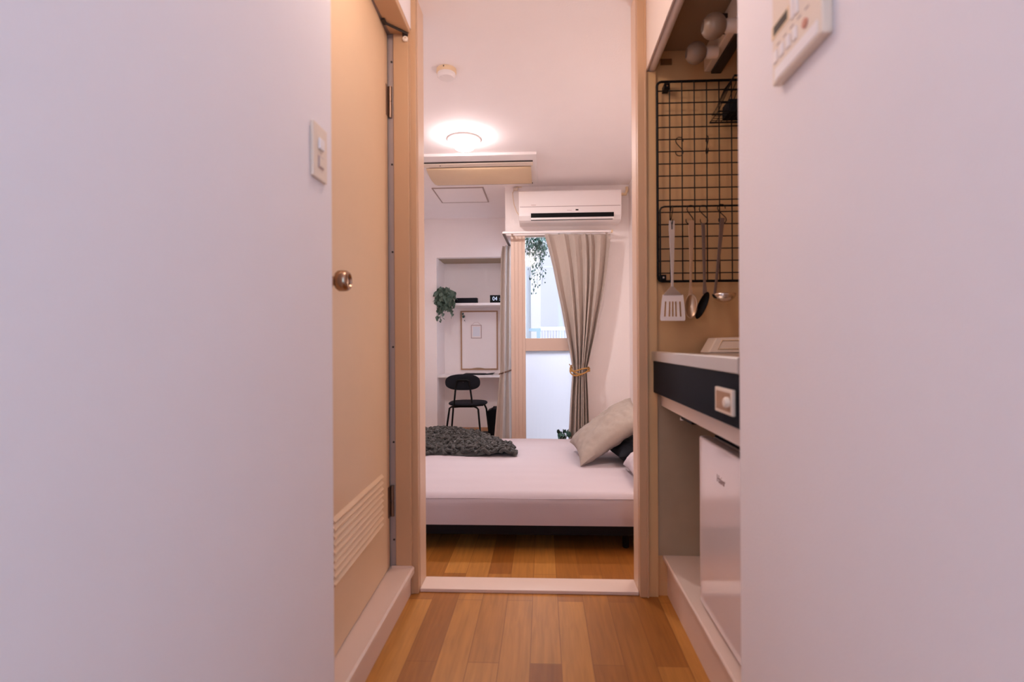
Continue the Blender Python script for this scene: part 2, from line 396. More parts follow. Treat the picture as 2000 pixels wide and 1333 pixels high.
MB().box((-0.549, 2.004, 2.224), (-0.5275, 2.0118, 2.2358)).build('seal_catch', M['dark_seal'], seal)

# ================================================================== LEFT WALL SWITCH
sw = thing('light_switch', (-0.49, 1.10, 1.30), 'tall white switch plate with two small buttons on the left wall', 'light switch')
y0, y1 = 1.062, 1.132
zb, zt = P(600, 338, X=-0.49).z, P(600, 228, X=-0.49).z
box((-0.4895, y0, zb), (-0.482, y1, zt)).build('plate', M['offwhite'], sw, bevel=0.0025)
box((-0.482, y0 + 0.022, zt - 0.054), (-0.4765, y0 + 0.046, zt - 0.030)).build('button', M['white'], sw, bevel=0.002)
bt = MB().box((-0.482, y0 + 0.022, zt - 0.094), (-0.4800, y0 + 0.048, zt - 0.068)); bt.build('button', M['boardline'], sw, bevel=0.001)
box((-0.48, y0 + 0.025, zt - 0.091), (-0.4785, y0 + 0.045, zt - 0.071)).build('button', M['offwhite'], sw, bevel=0.001)

# ================================================================== WATER HEATER CONTROL (right wall)
rm = thing('heater_control', (0.43, 0.85, 1.456), 'beige hot water control panel with small dark display on the right wall', 'control panel')
ya, yb, z0, z1 = 0.773, 0.937, 1.457, 1.675
box((0.4135, ya, z0), (0.4295, yb, z1)).build('casing', M['offwhite'], rm, bevel=0.003)
def q(pxs):  # thin raised shape on the panel's face outlined from the photo
    return [P(a, b, X=0.4135) for a, b in pxs]
def face_box(name, px0, px1, zz0, zz1, m, dep=0.0014, **k):
    a = P(px0, 100, X=0.4135).y; b = P(px1, 100, X=0.4135).y
    return box((0.4138 - dep, min(a, b), zz0), (0.4138, max(a, b), zz1)).build(name, m, rm, bevel=0.0006, **k)
face_box('display_bezel', 1508, 1542, 1.539, 1.563, M['yellowed'], 0.0012)
face_box('display', 1512, 1539, 1.543, 1.5595, M['lcd'], 0.0018)
za = [(1512, 1519), (1523, 1531), (1536, 1544), (1549, 1557)]
for a, b in za:
    face_box('button', a, b, 1.493, 1.514, M['white'], 0.0025)
for a, b in ((1546, 1551), (1553, 1560)):
    face_box('button', a, b, 1.532, 1.60, M['white'], 0.0025)
ob = MB().lathe([(0.0075, 0), (0.0075, -0.0025), (0.001, -0.003)], (0.4136, P(1573, 45, X=0.4135).y, P(1573, 45, X=0.4135).z), 'X', 20).build('button', M['orange'], rm); ob['label'] = 'round orange button'
for k in range(5):
    yy = yb - 0.025 - k * 0.024
    face = box((0.4132, yy - 0.006, 1.520), (0.4138, yy + 0.006, 1.5225)).build('printed_mark', M['greyprint'], rm)
cover = box((0.4122, ya + 0.012, 1.462), (0.4138, yb - 0.012, 1.483)).build('flap', M['white'], rm, bevel=0.0006)

# ================================================================== KITCHENETTE
# step
ks = MB().prism([(1.10, YP0 - 0.0005, 0), (0.488, YP0 - 0.0005, 0), (0.488, YP0 - 0.0005, 0.142), (0.470, YP0 - 0.0005, 0.146), (0.470, YP0 - 0.0005, 0.156), (0.474, YP0 - 0.0005, 0.160), (1.10, YP0 - 0.0005, 0.160)], (0, -(YP0 - 1.148), 0))
struct('trim_12', ks, M['step'], 'cream plinth step under the kitchenette')
struct('trim_13', box((0.45, YP0 - 0.004, 0.16), (1.099, YP0 - 0.0002, 0.80)), M['kitchen_low'], 'end panel under the counter, shade put into its duller brown')
# fridge
fy0, fy1, fz0, fz1 = 1.195, 1.66, 0.172, 0.700
fg = thing('mini_fridge', (0.75, 1.42, 0.16), 'small glossy white refrigerator on the cream step below the counter', 'refrigerator')
box((0.540, fy0, fz0), (0.98, fy1, fz1)).build('body', M['white'], fg, bevel=0.006)
box((0.497, fy0, fz0 + 0.004), (0.534, fy1, fz1 + 0.004)).build('door', M['fridge'], fg, bevel=0.006, segs=3)
box((0.534, fy0 + 0.008, fz0 + 0.01), (0.540, fy1 - 0.008, fz1 - 0.004)).build('door_gasket', M['black'], fg)
box((0.545, fy0 + 0.004, fz1), (0.975, fy1 - 0.004, fz1 + 0.007)).build('top_panel', M['slate'], fg, bevel=0.002)
for fx in (0.56, 0.94):
    for fy in (fy0 + 0.05, fy1 - 0.05):
        MB().lathe([(0.016, 0.160), (0.016, 0.172)], (fx, fy, 0), 'Z', 12).build('foot', M['black'], fg)
tp = P(1408, 940, X=0.497)
text_mesh('logo', 'Haier', 0.030, M['greyprint'], (0.4968, tp.y, tp.z), (PI / 2, 0, -PI / 2), fg)
# counter
kc = thing('kitchen_counter', (0.77, 1.6, 0.80), 'stainless steel kitchenette counter with glossy black front panel', 'kitchen counter')
ct = MB().prism([(1.099, YP0 - 0.0015, 0.950), (1.099, YP0 - 0.0015, 0.962), (0.46, YP0 - 0.0015, 0.962), (0.450, YP0 - 0.0015, 0.968), (0.430, YP0 - 0.0015, 0.968), (0.427, YP0 - 0.0015, 0.964), (0.427, YP0 - 0.0015, 0.932), (0.434, YP0 - 0.0015, 0.929), (0.46, YP0 - 0.0015, 0.93)], (0, -(YP0 - 1.150), 0))
ct.build('worktop', M['steel'], kc)
box((0.435, 1.150, 0.806), (1.098, YP0 - 0.005, 0.9285)).build('front_panel', M['navy'], kc, bevel=0.002)
box((0.466, 1.150, 0.752), (0.50, YP0 - 0.005, 0.806)).build('lower_rail', M['cab'], kc, bevel=0.002)
MB().lathe([(0.010, 0), (0.010, 0.008), (0.004, 0.010), (0.004, 0.018), (0.008, 0.02)], (0.485, 1.80, 0.732), 'Z', 14).build('cabinet_catch', M['white'], kc)
box((0.475, 1.66, 0.738), (0.497, 1.79, 0.752)).build('catch_plate', M['black'], kc)
a = P(1403, 790, X=0.435).y
pl = box((0.4265, a - 0.115, 0.832), (0.4352, a, 0.892)).build('knob_plate', M['offwhite'], kc, bevel=0.002); pl['label'] = 'cream rectangular plate around the control knob'
box((0.4255, a - 0.105, 0.840), (0.4268, a - 0.012, 0.884)).build('inner_plate', M['wood_thin'], pl)
MB().lathe([(0.013, 0), (0.013, -0.006), (0.010, -0.010), (0.001, -0.011)], (0.4256, P(1422, 780, X=0.4256).y, 0.862), 'X', 24).build('knob', M['offwhite'], pl)

# tray on the counter
tb = thing('sink_tray', (0.70, 1.95, 0.962), 'cream slant sided plastic tray standing at the back of the steel counter', 'tray')
Yt = 1.90
q0 = [P(1383, 689, Y=Yt), P(1405, 660, Y=Yt)]
x0 = q0[0].x; x1 = q0[1].x; zt_ = q0[1].z
tb_m = MB().prism([(x0, Yt, 0.963), (x1, Yt + 0.03, zt_), (x1 + 0.20, Yt + 0.03, zt_ + 0.004), (x1 + 0.24, Yt, 0.963)], (0, 0.10, 0))
tb_m.build('shell', M['offwhite'], tb, bevel=0.004)
def on(u, v):  # point on the tilted front face
    zz = 0.963 + (zt_ - 0.963) * v; xl = x0 + (x1 - x0) * v
    return Vector((xl + (0.28 - 0.06 * v) * u, Yt + 0.03 * v - 0.0012, zz))
for (u0_, u1_) in ((0.10, 0.44), (0.52, 0.90)):
    rr = [on(u0_, 0.25), on(u0_ + 0.01, 0.82), on(u1_, 0.82), on(u1_, 0.25)]
    MB().tube(rr, 0.0026, 6, closed=True).build('rib', M['yellowed'], tb)

# wall cabinet above
wc = thing('wall_cabinet', (0.75, 1.6, 2.07), 'white wall cabinet above the kitchenette with open dark underside', 'cabinet')
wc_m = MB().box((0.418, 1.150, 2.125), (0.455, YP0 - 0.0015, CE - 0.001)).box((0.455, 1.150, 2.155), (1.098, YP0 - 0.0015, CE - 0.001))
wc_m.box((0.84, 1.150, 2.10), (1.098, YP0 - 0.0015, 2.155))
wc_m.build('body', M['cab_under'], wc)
box((0.412, 1.150, 2.072), (0.4175, YP0 - 0.0015, CE - 0.001)).build('door', M['cab'], wc)
MB().tube([(0.4365, 1.150, 2.090), (0.4365, YP0 - 0.0015, 2.090)], 0.018, 14).build('handle_rail', M['cab'], wc)
box((0.4176, 1.150, 2.086), (0.448, YP0 - 0.0015, 2.125)).build('lip', M['cab'], wc)
lb = P(1301, 121, Y=YP0 - 0.003)
box((lb.x - 0.022, YP0 - 0.004, lb.z - 0.012), (lb.x + 0.022, YP0 - 0.0015, lb.z + 0.012)).build('brown_label', M['brownlabel'], wc)
# lamp holder with two bulbs
lh = thing('lamp_bar', (0.70, 1.75, 2.15), 'cream lamp bar with two unlit round bulbs under the wall cabinet', 'lamp')
box((0.640, 1.30, 2.066), (0.668, YP0 - 0.002, 2.154)).build('bar', M['offwhite'], lh, bevel=0.004)
box((0.668, 1.30, 2.060), (0.705, YP0 - 0.002, 2.080)).build('bar_foot', M['sunk'], lh)
for (px, py, Yb_, r) in ((1348, 104, 1.90, 0.038), (1375, 52, 1.70, 0.040)):
    c = P(px, py, Y=Yb_); cz = min(c.z, 2.105)
    MB().lathe([(0.023, 0.002), (0.022, -0.036), (0.019, -0.040)], (0.640, Yb_, cz), 'X', 20).build('socket', M['offwhite'], lh)
    pr = [(0.014, -0.038), (0.016, -0.044)] + [(r * math.sin(t), -0.044 - r * 0.80 - r * -math.cos(PI - t) * 1.0) for t in [0.45 + i * (PI - 0.46) / 12 for i in range(13)]]
    b = MB().lathe(pr, (0.640, Yb_, cz), 'X', 28).build('bulb', M['bulb'], lh); b['label'] = 'round frosted bulb'
box((0.615, 1.785, 2.075), (0.640, 1.815, 2.13)).build('pull_switch', M['sunk'], lh)

# wire grid on the end panel
GY = YP0 - 0.032
def G(px, py, Y=GY): return P(px, py, Y=Y)
g = thing('wire_grid', (0.66, GY, 1.25), 'black wire grid panel hung on the tan end panel of the kitchenette', 'wire rack')
gx0 = G(1284, 350).x; gx1 = gx0 + 0.60; gz1 = G(1300, 160).z; gz0 = G(1300, 550).z
def rrect(x0, x1, z0, z1, r, Y):
    pts = []
    for (cx, cz, a0) in ((x1 - r, z1 - r, 0), (x0 + r, z1 - r, 90), (x0 + r, z0 + r, 180), (x1 - r, z0 + r, 270)):
        for k in range(5):
            a = math.radians(a0 + k * 22.5); pts.append((cx + r * math.cos(a), Y, cz + r * math.sin(a)))
    return pts
MB().tube(rrect(gx0, gx1, gz0, gz1, 0.018, GY), 0.005, 8, closed=True).build('frame', M['blackmetal'], g)
wm = MB(); cell = 23.45 * GY / 1000
x = gx0 + cell
k = 0
while x < gx1 - 0.01:
    wm.tube([(x, GY - 0.003, gz0), (x, GY - 0.003, gz1)], 0.0023, 6); x += cell
z = gz1 - 0.036
while z > gz0 + 0.012:
    wm.tube([(gx0, GY, z - 0.004), (gx0 + 0.006, GY, z), (gx1, GY, z)], 0.0023, 6); z -= cell
wm.build('wires', M['blackmetal'], g)
zr = G(1340, 404).z
MB().tube([(gx0 + 0.008, GY - 0.006, gz0 + 0.008), (gx0 + 0.008, GY - 0.006, zr - 0.014), (gx0 + 0.013, GY - 0.006, zr - 0.004), (gx0 + 0.024, GY - 0.006, zr), (gx1 - 0.01, GY - 0.006, zr)], 0.0036, 8).build('hanging_rail', M['blackmetal'], g)
for (px, py) in ((1302, 170), (1295, 543)):
    c = G(px, py)
    br = box((c.x - 0.011, GY - 0.008, c.z - 0.011), (c.x + 0.011, YP0 - 0.0005, c.z + 0.011)).build('bracket', M['blackmetal'], g, bevel=0.001)
    MB().lathe([(0.004, 0), (0.0036, -0.002), (0.001, -0.0024)], (c.x, GY - 0.0081, c.z), 'Y', 12).build('screw', M['chrome'], br)

# wire basket hooked on the grid
bk = thing('wire_basket', (0.80, GY - 0.06, 1.90), 'black wire basket hooked on the upper right of the grid', 'basket')
bz0 = G(1400, 243).z; bx0 = P(1392, 240, Y=GY - 0.05).x; bx1 = bx0 + 0.26
bkm = MB()
def brect(z, x0, y0, x1, y1, r):
    bkm.tube([(x0, y0, z), (x1, y0, z), (x1, y1, z), (x0, y1, z)], r, 6, closed=True)
brect(bz0, bx0, GY - 0.112, bx1, GY - 0.016, 0.003)
brect(bz0 + 0.125, bx0 + 0.055, GY - 0.122, bx1, GY - 0.016, 0.0035)
brect(bz0 + 0.03, bx0 + 0.008, GY - 0.114, bx1, GY - 0.016, 0.002)
for i in range(14):
    x = bx0 + i * (bx1 - bx0) / 13; xt = bx0 + 0.055 + i * (bx1 - bx0 - 0.055) / 13
    bkm.tube([(xt, GY - 0.122, bz0 + 0.125), (x, GY - 0.112, bz0), (x, GY - 0.016, bz0)], 0.0014, 5)
for j in range(6):
    y = GY - 0.112 + j * 0.0194
    bkm.tube([(bx0 + 0.055, y, bz0 + 0.125), (bx0, y, bz0), (bx1, y, bz0)], 0.0014, 5)
bkm.build('basket_wires', M['blackmetal'], bk)
box((bx0 + 0.045, GY - 0.095, bz0 + 0.003), (bx1 - 0.01, GY - 0.02, bz0 + 0.055)).build('liner', M['slate'], bk, bevel=0.004)

# hooks
def hook(px, py0, py1, lean, label, Y, sc=1.0, flat=False):
    a = P(px, py0, Y=Y); b = P(px + lean, py1, Y=Y); L = (a.z - b.z); r = L * 0.2
    pts = []
    ax = Vector((0, -1, 0)) if flat else Vector((-1, 0, 0))
    c1 = Vector((a.x, Y, a.z - r)); c2 = Vector((b.x, Y, b.z + r))
    for k in range(7):
        t = math.radians(200 - 200 * k / 6 ) if False else math.radians(190 - k * 38)
        pts.append(c1 + ax * (r * math.cos(t)) + Vector((0, 0, r * math.sin(t))))
    low = []
    for k in range(7):
        t = math.radians(150 + k * 38 - 0)
        low.append(c2 + ax * (r * math.cos(t)) + Vector((0, 0, r * math.sin(t))))
    m = MB().tube(pts + low, 0.0017, 6)
    return tag(m.build('hook', M['blackmetal']), label, 'hook')
HY = GY - 0.012
hook(1327, 268, 305, 0, 'black S hook left empty on the upper half of the wire grid', HY)
hook(1381, 266, 301, 0, 'empty black hook seen edge on, right of the empty S hook', HY - 0.006, flat=True)
hook(1312, 402, 440, 0, 'black hook holding the slotted turner', HY - 0.008, flat=True)
hook(1349, 401, 438, -2, 'black S hook holding the serving spoon', HY)
hook(1373, 401, 438, 2, 'black S hook holding the dark spoon', HY)
hook(1409, 399, 437, 2, 'black S hook holding the ladle', HY)

UY = GY - 0.022
def handle(name, pts, wid, label=None, parent=None, m=None, th=0.0022):
    """flat bar: pts in photo, widths in pixels"""
    mb = MB(); n = len(pts)
    L = [P(p[0] - w_ / 2, p[1], Y=p[2] if len(p) > 2 else UY) for p, w_ in zip(pts, wid)]
    R = [P(p[0] + w_ / 2, p[1], Y=p[2] if len(p) > 2 else UY) for p, w_ in zip(pts, wid)]
    fr_ = [[mb.bm.verts.new(v + Vector((0, dy, 0))) for v in S_] for S_ in (L, R) for dy in (-th, th)]
    Lf, Lb, Rf, Rb = fr_
    for i in range(n - 1):
        for A, B in ((Lf, Rf), (Rb, Lb), (Lb, Lf), (Rf, Rb)):
            mb.bm.faces.new((A[i], B[i], B[i + 1], A[i + 1]))
    for i in (0, n - 1): mb.bm.faces.new((Lf[i], Lb[i], Rb[i], Rf[i]))
    return mb.build(name, m or M['steel'], parent, bevel=0.0008)
# slotted turner
tn = thing('slotted_turner', P(1312, 432, Y=UY), 'steel turner with pale slotted blade hanging leftmost below the grid', 'kitchen utensil')
handle('handle', [(1312, 431), (1312, 445), (1313, 500), (1313, 545), (1313, 560), (1313, 568, UY - 0.006), (1314, 577, UY - 0.013)], [11, 12, 8, 5, 6, 20, 38], parent=tn)
hl = MB().tube([P(1312, 434, Y=UY - 0.003), P(1312.5, 448, Y=UY - 0.003)], 0.0022, 6).build('handle_hole', M['sunk'], tn)
bd = MB()
def bp_(u, v):  # blade coordinates
    px = 1314 + (u - 0.5) * (40 + 9 * min(1, v * 1.6)); py = 576 + v * 51
    return P(px, py, Y=UY - 0.012 - 0.018 * v)
xs = [0, 0.15, 0.215, 0.335, 0.40, 0.50 - 0.035, 0.50 + 0.035, 0.60, 0.665, 0.785, 0.85, 1.0]
vsb = [0, 0.26, 0.84, 0.96, 1.0]
for th_ in (0.0,):
    V = {}
    def gv(i, j):
        if (i, j) not in V:
            u, v = xs[i], vsb[j]
            if j == 4: u = 0.5 + (u - 0.5) * 0.93
            V[(i, j)] = bd.bm.verts.new(bp_(u, v))
        return V[(i, j)]
    for j in range(4):
        for i in range(11):
            if j == 1 and i in (1, 3, 5, 7, 9): continue
            bd.bm.faces.new((gv(i, j), gv(i + 1, j), gv(i + 1, j + 1), gv(i, j + 1)))
bl = bd.build('blade', M['blade'], tn, solid=0.0015); bl['label'] = 'slotted steel blade, reflection put into its pale colour'
# spoons
def spoon_bowl(name, cpx, cpy, rx, ry, tilt, m, parent, Y=UY - 0.012, depth=0.014, yaw=0.0):
    c = P(cpx, cpy, Y=Y); k = Y / 1000
    def fn(u, v):
        a = u * 2 * PI; r = v
        x = rx * k * r * math.cos(a); z = ry * k * r * math.sin(a); y = depth * (1 - r * r)
        p = Vector((x * math.cos(yaw) - y * math.sin(yaw), x * math.sin(yaw) + y * math.cos(yaw), z))
        p.rotate(Euler((0, tilt, 0))); return c + p
    return MB().grid(lambda u, v: fn(u, 0.02 + 0.98 * v), 24, 8, closed_u=True).build(name, m, parent, solid=0.0014)
sp = thing('serving_spoon', P(1350, 430, Y=UY), 'steel serving spoon with warm toned oval bowl, second from the left', 'kitchen utensil')
handle('handle', [(1351, 431), (1350, 445), (1350, 500), (1349, 545), (1349, 560), (1349, 582, UY - 0.008)], [10, 11, 7, 4, 5, 10], parent=sp, m=M['copper_end'])
spoon_bowl('bowl', 1350, 598, 12, 24, 0.05, M['copper_end'], sp, Y=UY - 0.016)
ds = thing('dark_spoon', P(1374, 435, Y=UY), 'dark slender spoon, third from the left below the grid', 'kitchen utensil')
handle('handle', [(1373, 436), (1374, 450), (1375, 500), (1376, 550), (1377, 575, UY - 0.006)], [7, 7, 6, 5, 9], parent=ds, m=M['dim_steel'])
b = spoon_bowl('bowl', 1372, 597, 11, 28, 0.42, M['blackmetal'], ds, Y=UY - 0.014, yaw=0.5)
ld = thing('soup_ladle', P(1410, 425, Y=UY), 'steel ladle with long dark handle hanging rightmost, bowl shown from its side', 'kitchen utensil')
handle('handle', [(1411, 426), (1409, 445), (1404, 500), (1399, 550), (1396, 574)], [9, 8, 6, 5, 5], parent=ld, m=M['dim_steel'])
c = P(1414, 574, Y=UY - 0.03); R_ = 0.043
ld_m = MB().grid(lambda u, v: c + Vector((R_ * math.cos(u * 2 * PI) * math.sin((0.05 + 0.95 * v) * PI / 2), R_ * 0.9 * math.sin(u * 2 * PI) * math.sin((0.05 + 0.95 * v) * PI / 2), -R_ * 0.75 * math.cos((0.05 + 0.95 * v) * PI / 2))), 28, 8, closed_u=True)
ld_m.build('bowl', M['chrome'], ld, solid=0.0014)

# ================================================================== CEILING: detector, lamp, cassette, hatch
sd = thing('smoke_detector', (0, 0, 0), 'round cream smoke detector on the ceiling nearest the doorway', 'smoke detector')
c = P(872, 136, Z=CE); sd.location = (c.x, c.y, CE); sd.matrix_world = Matrix.Translation(sd.location)
MB().lathe([(0.050, CE - 0.0005), (0.051, CE - 0.016), (0.048, CE - 0.022)], (c.x, c.y, 0), 'Z', 36).build('base', M['yellowed'], sd)
MB().lathe([(0.046, CE - 0.022), (0.046, CE - 0.036), (0.038, CE - 0.044), (0.001, CE - 0.046)], (c.x, c.y, 0), 'Z', 36).build('cap', M['white'], sd)
MB().lathe([(0.003, 0), (0.003, -0.003)], (c.x - 0.005, c.y - 0.0505, CE - 0.008), 'Y', 8).build('indicator', M['sunk'], sd)

cl = thing('ceiling_lamp', (-0.52, 3.42, CE), 'lit round white ceiling lamp with a flared outer ring', 'ceiling lamp')
lx, ly = -0.52, 3.42
MB().lathe([(0.075, CE - 0.0005), (0.075, CE - 0.010), (0.060, CE - 0.014), (0.055, CE - 0.03)], (lx, ly, 0), 'Z', 40).build('base', M['white'], cl)
rg = MB().grid(lambda u, v: Vector((lx + (0.058 + 0.062 * v) * math.cos(u * 2 * PI), ly + (0.058 + 0.062 * v) * math.sin(u * 2 * PI), CE - 0.028 - 0.022 * (1 - v) ** 1.5 + (0.006 if v > 0.9 else 0))), 48, 6, closed_u=True)
rg.build('ring', M['white'], cl, solid=0.003)
gl = MB().lathe([(0.050, CE - 0.030), (0.067, CE - 0.035), (0.068, CE - 0.075), (0.062, CE - 0.085), (0.04, CE - 0.090), (0.001, CE - 0.091)], (lx, ly, 0), 'Z', 40).build('diffuser', M['glow'], cl)

cs = thing('ceiling_cassette', (-0.48, 4.1, CE), 'yellowed air conditioning unit recessed in the ceiling', 'air conditioner')
cx0, cx1, cy0, cy1 = -0.93, P(1048, 301, Z=CE - 0.02).x, P(1000, 302, Z=CE - 0.02).y, P(1000, 358, Z=CE - 0.02).y + 0.02
box((cx0, cy0, CE - 0.022), (cx1, cy1, CE - 0.0005)).build('frame', M['white'], cs, bevel=0.004)
iy0 = cy0 + 0.13; iy1 = cy1 - 0.02
def bulge(u, v):
    x = cx0 + 0.03 + (cx1 - 0.045 - cx0 - 0.03) * u; y = iy0 + 0.10 + (iy1 - iy0 - 0.12) * v
    return Vector((x, y, CE - 0.022 - 0.035 * math.sin(PI * min(1, v * 0.9 + 0.05)) ** 0.7))
pmb = MB().grid(bulge, 2, 14)
pmb.build('outlet_panel', M['yellowed'], cs, solid=0.004)
box((cx0 + 0.02, iy0 - 0.012, CE - 0.0245), (cx1 - 0.03, iy0 + 0.012, CE - 0.0215)).build('intake_slot', M['dark_seal'], cs)
box((cx0 + 0.03, iy1 - 0.020, CE - 0.030), (cx1 - 0.04, iy1 - 0.004, CE - 0.0215)).build('outlet_slot', M['dark_seal'], cs)
box((cx0 + 0.02, iy0 + 0.02, CE - 0.028), (cx1 - 0.03, iy0 + 0.09, CE - 0.0215)).build('front_grille', M['offwhite'], cs, bevel=0.003)
MB().lathe([(0.006, CE - 0.0275), (0.006, CE - 0.0295)], (-0.78, iy0 + 0.05, 0), 'Z', 10).build('sensor', M['dark_seal'], cs)

ht = thing('ceiling_hatch', (-0.75, 4.8, CE), 'square ceiling access hatch with grey edge beyond the recessed unit', 'hatch')
hx0, hx1, hy0, hy1 = -0.985, -0.52, P(905, 366, Z=CE).y, P(905, 395, Z=CE).y
box((hx0 + 0.012, hy0 + 0.012, CE - 0.005), (hx1 - 0.012, hy1 - 0.012, CE - 0.0005)).build('panel', M['ceil'], ht)
hm = MB()
hm.box((hx0, hy0, CE - 0.007), (hx1, hy0 + 0.012, CE - 0.0005)).box((hx0, hy1 - 0.012, CE - 0.007), (hx1, hy1, CE - 0.0005)).box((hx0, hy0 + 0.012, CE - 0.007), (hx0 + 0.012, hy1 - 0.012, CE - 0.0005)).box((hx1 - 0.012, hy0 + 0.012, CE - 0.007), (hx1, hy1 - 0.012, CE - 0.0005))
hm.build('frame', M['strip'], ht)

# ================================================================== WALL AIR CONDITIONER
ac = thing('air_conditioner', (0.24, YW, 2.05), 'white wall mounted air conditioner above the curtained door', 'air conditioner')
AY = 4.35
ax0 = P(1013, 400, Y=AY).x; ax1 = P(1214, 400, Y=AY).x; az1 = P(1110, 371, Y=AY).z; az0 = P(1110, 431, Y=AY).z
prof = [(YW - 0.0005, az1), (AY + 0.012, az1), (AY + 0.002, az1 - 0.010), (AY, az1 - 0.03), (AY, az0 + 0.075), (AY + 0.006, az0 + 0.045), (AY + 0.03, az0 + 0.012), (AY + 0.06, az0), (YW - 0.0005, az0)]
acm = MB().prism([(ax0, y, z) for y, z in prof], (ax1 - ax0, 0, 0))
acm.build('casing', M['white'], ac, bevel=0.005)
zs = P(1110, 403, Y=AY).z
box((ax0 + 0.01, AY - 0.001, zs - 0.0018), (ax1 - 0.008, AY + 0.001, zs + 0.0018)).build('panel_seam', M['greyprint'], ac)
za_ = P(1110, 416, Y=AY).z; zb_ = P(1110, 424, Y=AY).z
box((P(1037, 420, Y=AY).x, AY - 0.003, zb_), (P(1199, 420, Y=AY).x, AY + 0.03, za_)).build('outlet', M['black'], ac)
box((P(1037, 420, Y=AY).x, AY - 0.002, zb_ - 0.020), (P(1199, 420, Y=AY).x, AY + 0.02, zb_ - 0.002)).build('flap', M['white'], ac, bevel=0.002)
zc_ = P(1110, 427.5, Y=AY).z
box((P(1037, 420, Y=AY).x, AY - 0.001, zc_ - 0.005), (P(1197, 420, Y=AY).x, AY + 0.03, zc_)).build('lower_slot', M['sunk'], ac)
c = P(1127, 410, Y=AY); box((c.x - 0.012, AY - 0.002, c.z - 0.006), (c.x + 0.012, AY + 0.001, c.z + 0.006)).build('sensor_window', M['dark_seal'], ac, bevel=0.001)
c = P(1042, 401, Y=AY); box((c.x - 0.02, AY - 0.0012, c.z - 0.002), (c.x + 0.02, AY + 0.001, c.z + 0.002)).build('maker_mark', M['boardline'], ac)
c = P(1112, 411, Y=AY); box((c.x - 0.02, AY - 0.0012, c.z - 0.0015), (c.x + 0.02, AY + 0.001, c.z + 0.0015)).build('printed_mark', M['boardline'], ac)
c = P(1222, 372, Y=YW - 0.03)
MB().tube([(ax1 - 0.01, YW - 0.05, c.z - 0.04), (c.x, YW - 0.04, c.z - 0.035), (c.x + 0.012, YW - 0.03, c.z + 0.0), (c.x + 0.012, YW - 0.02, c.z + 0.03)], 0.013, 10).build('pipe', M['yellowed'], ac)
cp = [P(*p, Y=YW - 0.006) for p in ((1008, 366), (1001, 377), (1002, 386), (1004, 400), (1009, 414), (1016, 424), (1023, 428))]
MB().tube([cp[0] + Vector((0.05, 0, 0)), *cp, cp[-1] + Vector((0.03, -0.01, 0.01))], 0.0028, 6).build('power_cord', M['yellowed'], ac)
pb = P(1007, 370, Y=YW); box((pb.x - 0.02, YW - 0.02, pb.z - 0.015), (pb.x + 0.02, YW - 0.0005, pb.z + 0.012)).build('plug', M['offwhite'], ac, bevel=0.004)

# ================================================================== BALCONY DOOR, SIDE WINDOW, OUTSIDE
d2 = thing('door_2', (0, YW + 0.05, 0), 'bronze framed balcony door with clear upper pane and frosted lower pane', None); d2['kind'] = 'structure'
gx0_ = P(1026, 600, Y=YW).x; sx0 = P(998, 600, Y=YW).x
zt2 = zl
stile = MB().box((sx0, YW + 0.01, 0.02), (gx0_, YW + 0.07, zt2 - 0.001))
for fx in (0.25, 0.5, 0.78):
    xx = sx0 + (gx0_ - sx0) * fx; stile.box((xx - 0.003, YW + 0.005, 0.02), (xx + 0.003, YW + 0.012, zt2 - 0.001))
stile.build('stile', M['frame_al'], d2, bevel=0.0015)
box((0.27, YW + 0.01, 0.02), (0.334, YW + 0.07, zt2 - 0.001)).build('stile', M['frame_al'], d2, bevel=0.0015)
zr0, zr1 = P(1060, 686, Y=YW).z, P(1060, 661, Y=YW).z
box((gx0_, YW + 0.012, zr0), (0.27, YW + 0.065, zr1)).build('middle_rail', M['frame_al'], d2, bevel=0.002)
box((gx0_, YW + 0.012, 0.02), (0.27, YW + 0.065, 0.11)).build('bottom_rail', M['frame_al'], d2, bevel=0.002)
box((gx0_, YW + 0.012, P(1060, 459, Y=YW).z), (0.27, YW + 0.065, zt2 - 0.001)).build('top_rail', M['frame_al'], d2, bevel=0.002)
box((gx0_, YW + 0.038, zr1), (0.27, YW + 0.042, zt2 - 0.02)).build('upper_pane', M['glass'], d2)
box((gx0_, YW + 0.038, 0.11), (0.27, YW + 0.042, zr0)).build('lower_pane', M['frost'], d2)
box((sx0, YW + 0.01, 0), (0.334, YW + 0.09, 0.02)).build('sill', M['frame_al'], d2)
w1 = thing('window_1', (-0.24, 5.1, 0), 'full height side pane of the balcony behind the left curtain', None); w1['kind'] = 'structure'
box((-0.268, YW + 0.10, 0), (-0.228, YW + 0.15, zl)).build('window_frame', M['frame_al'], w1)
box((-0.268, YA - 0.05, 0), (-0.228, YA, zl)).build('window_frame', M['frame_al'], w1)
box((-0.268, YW + 0.15, 0), (-0.228, YA - 0.05, 0.05)).build('window_frame', M['frame_al'], w1)
box((-0.250, YW + 0.15, 0.05), (-0.246, YA - 0.05, zl)).build('window_pane', M['frost'], w1)
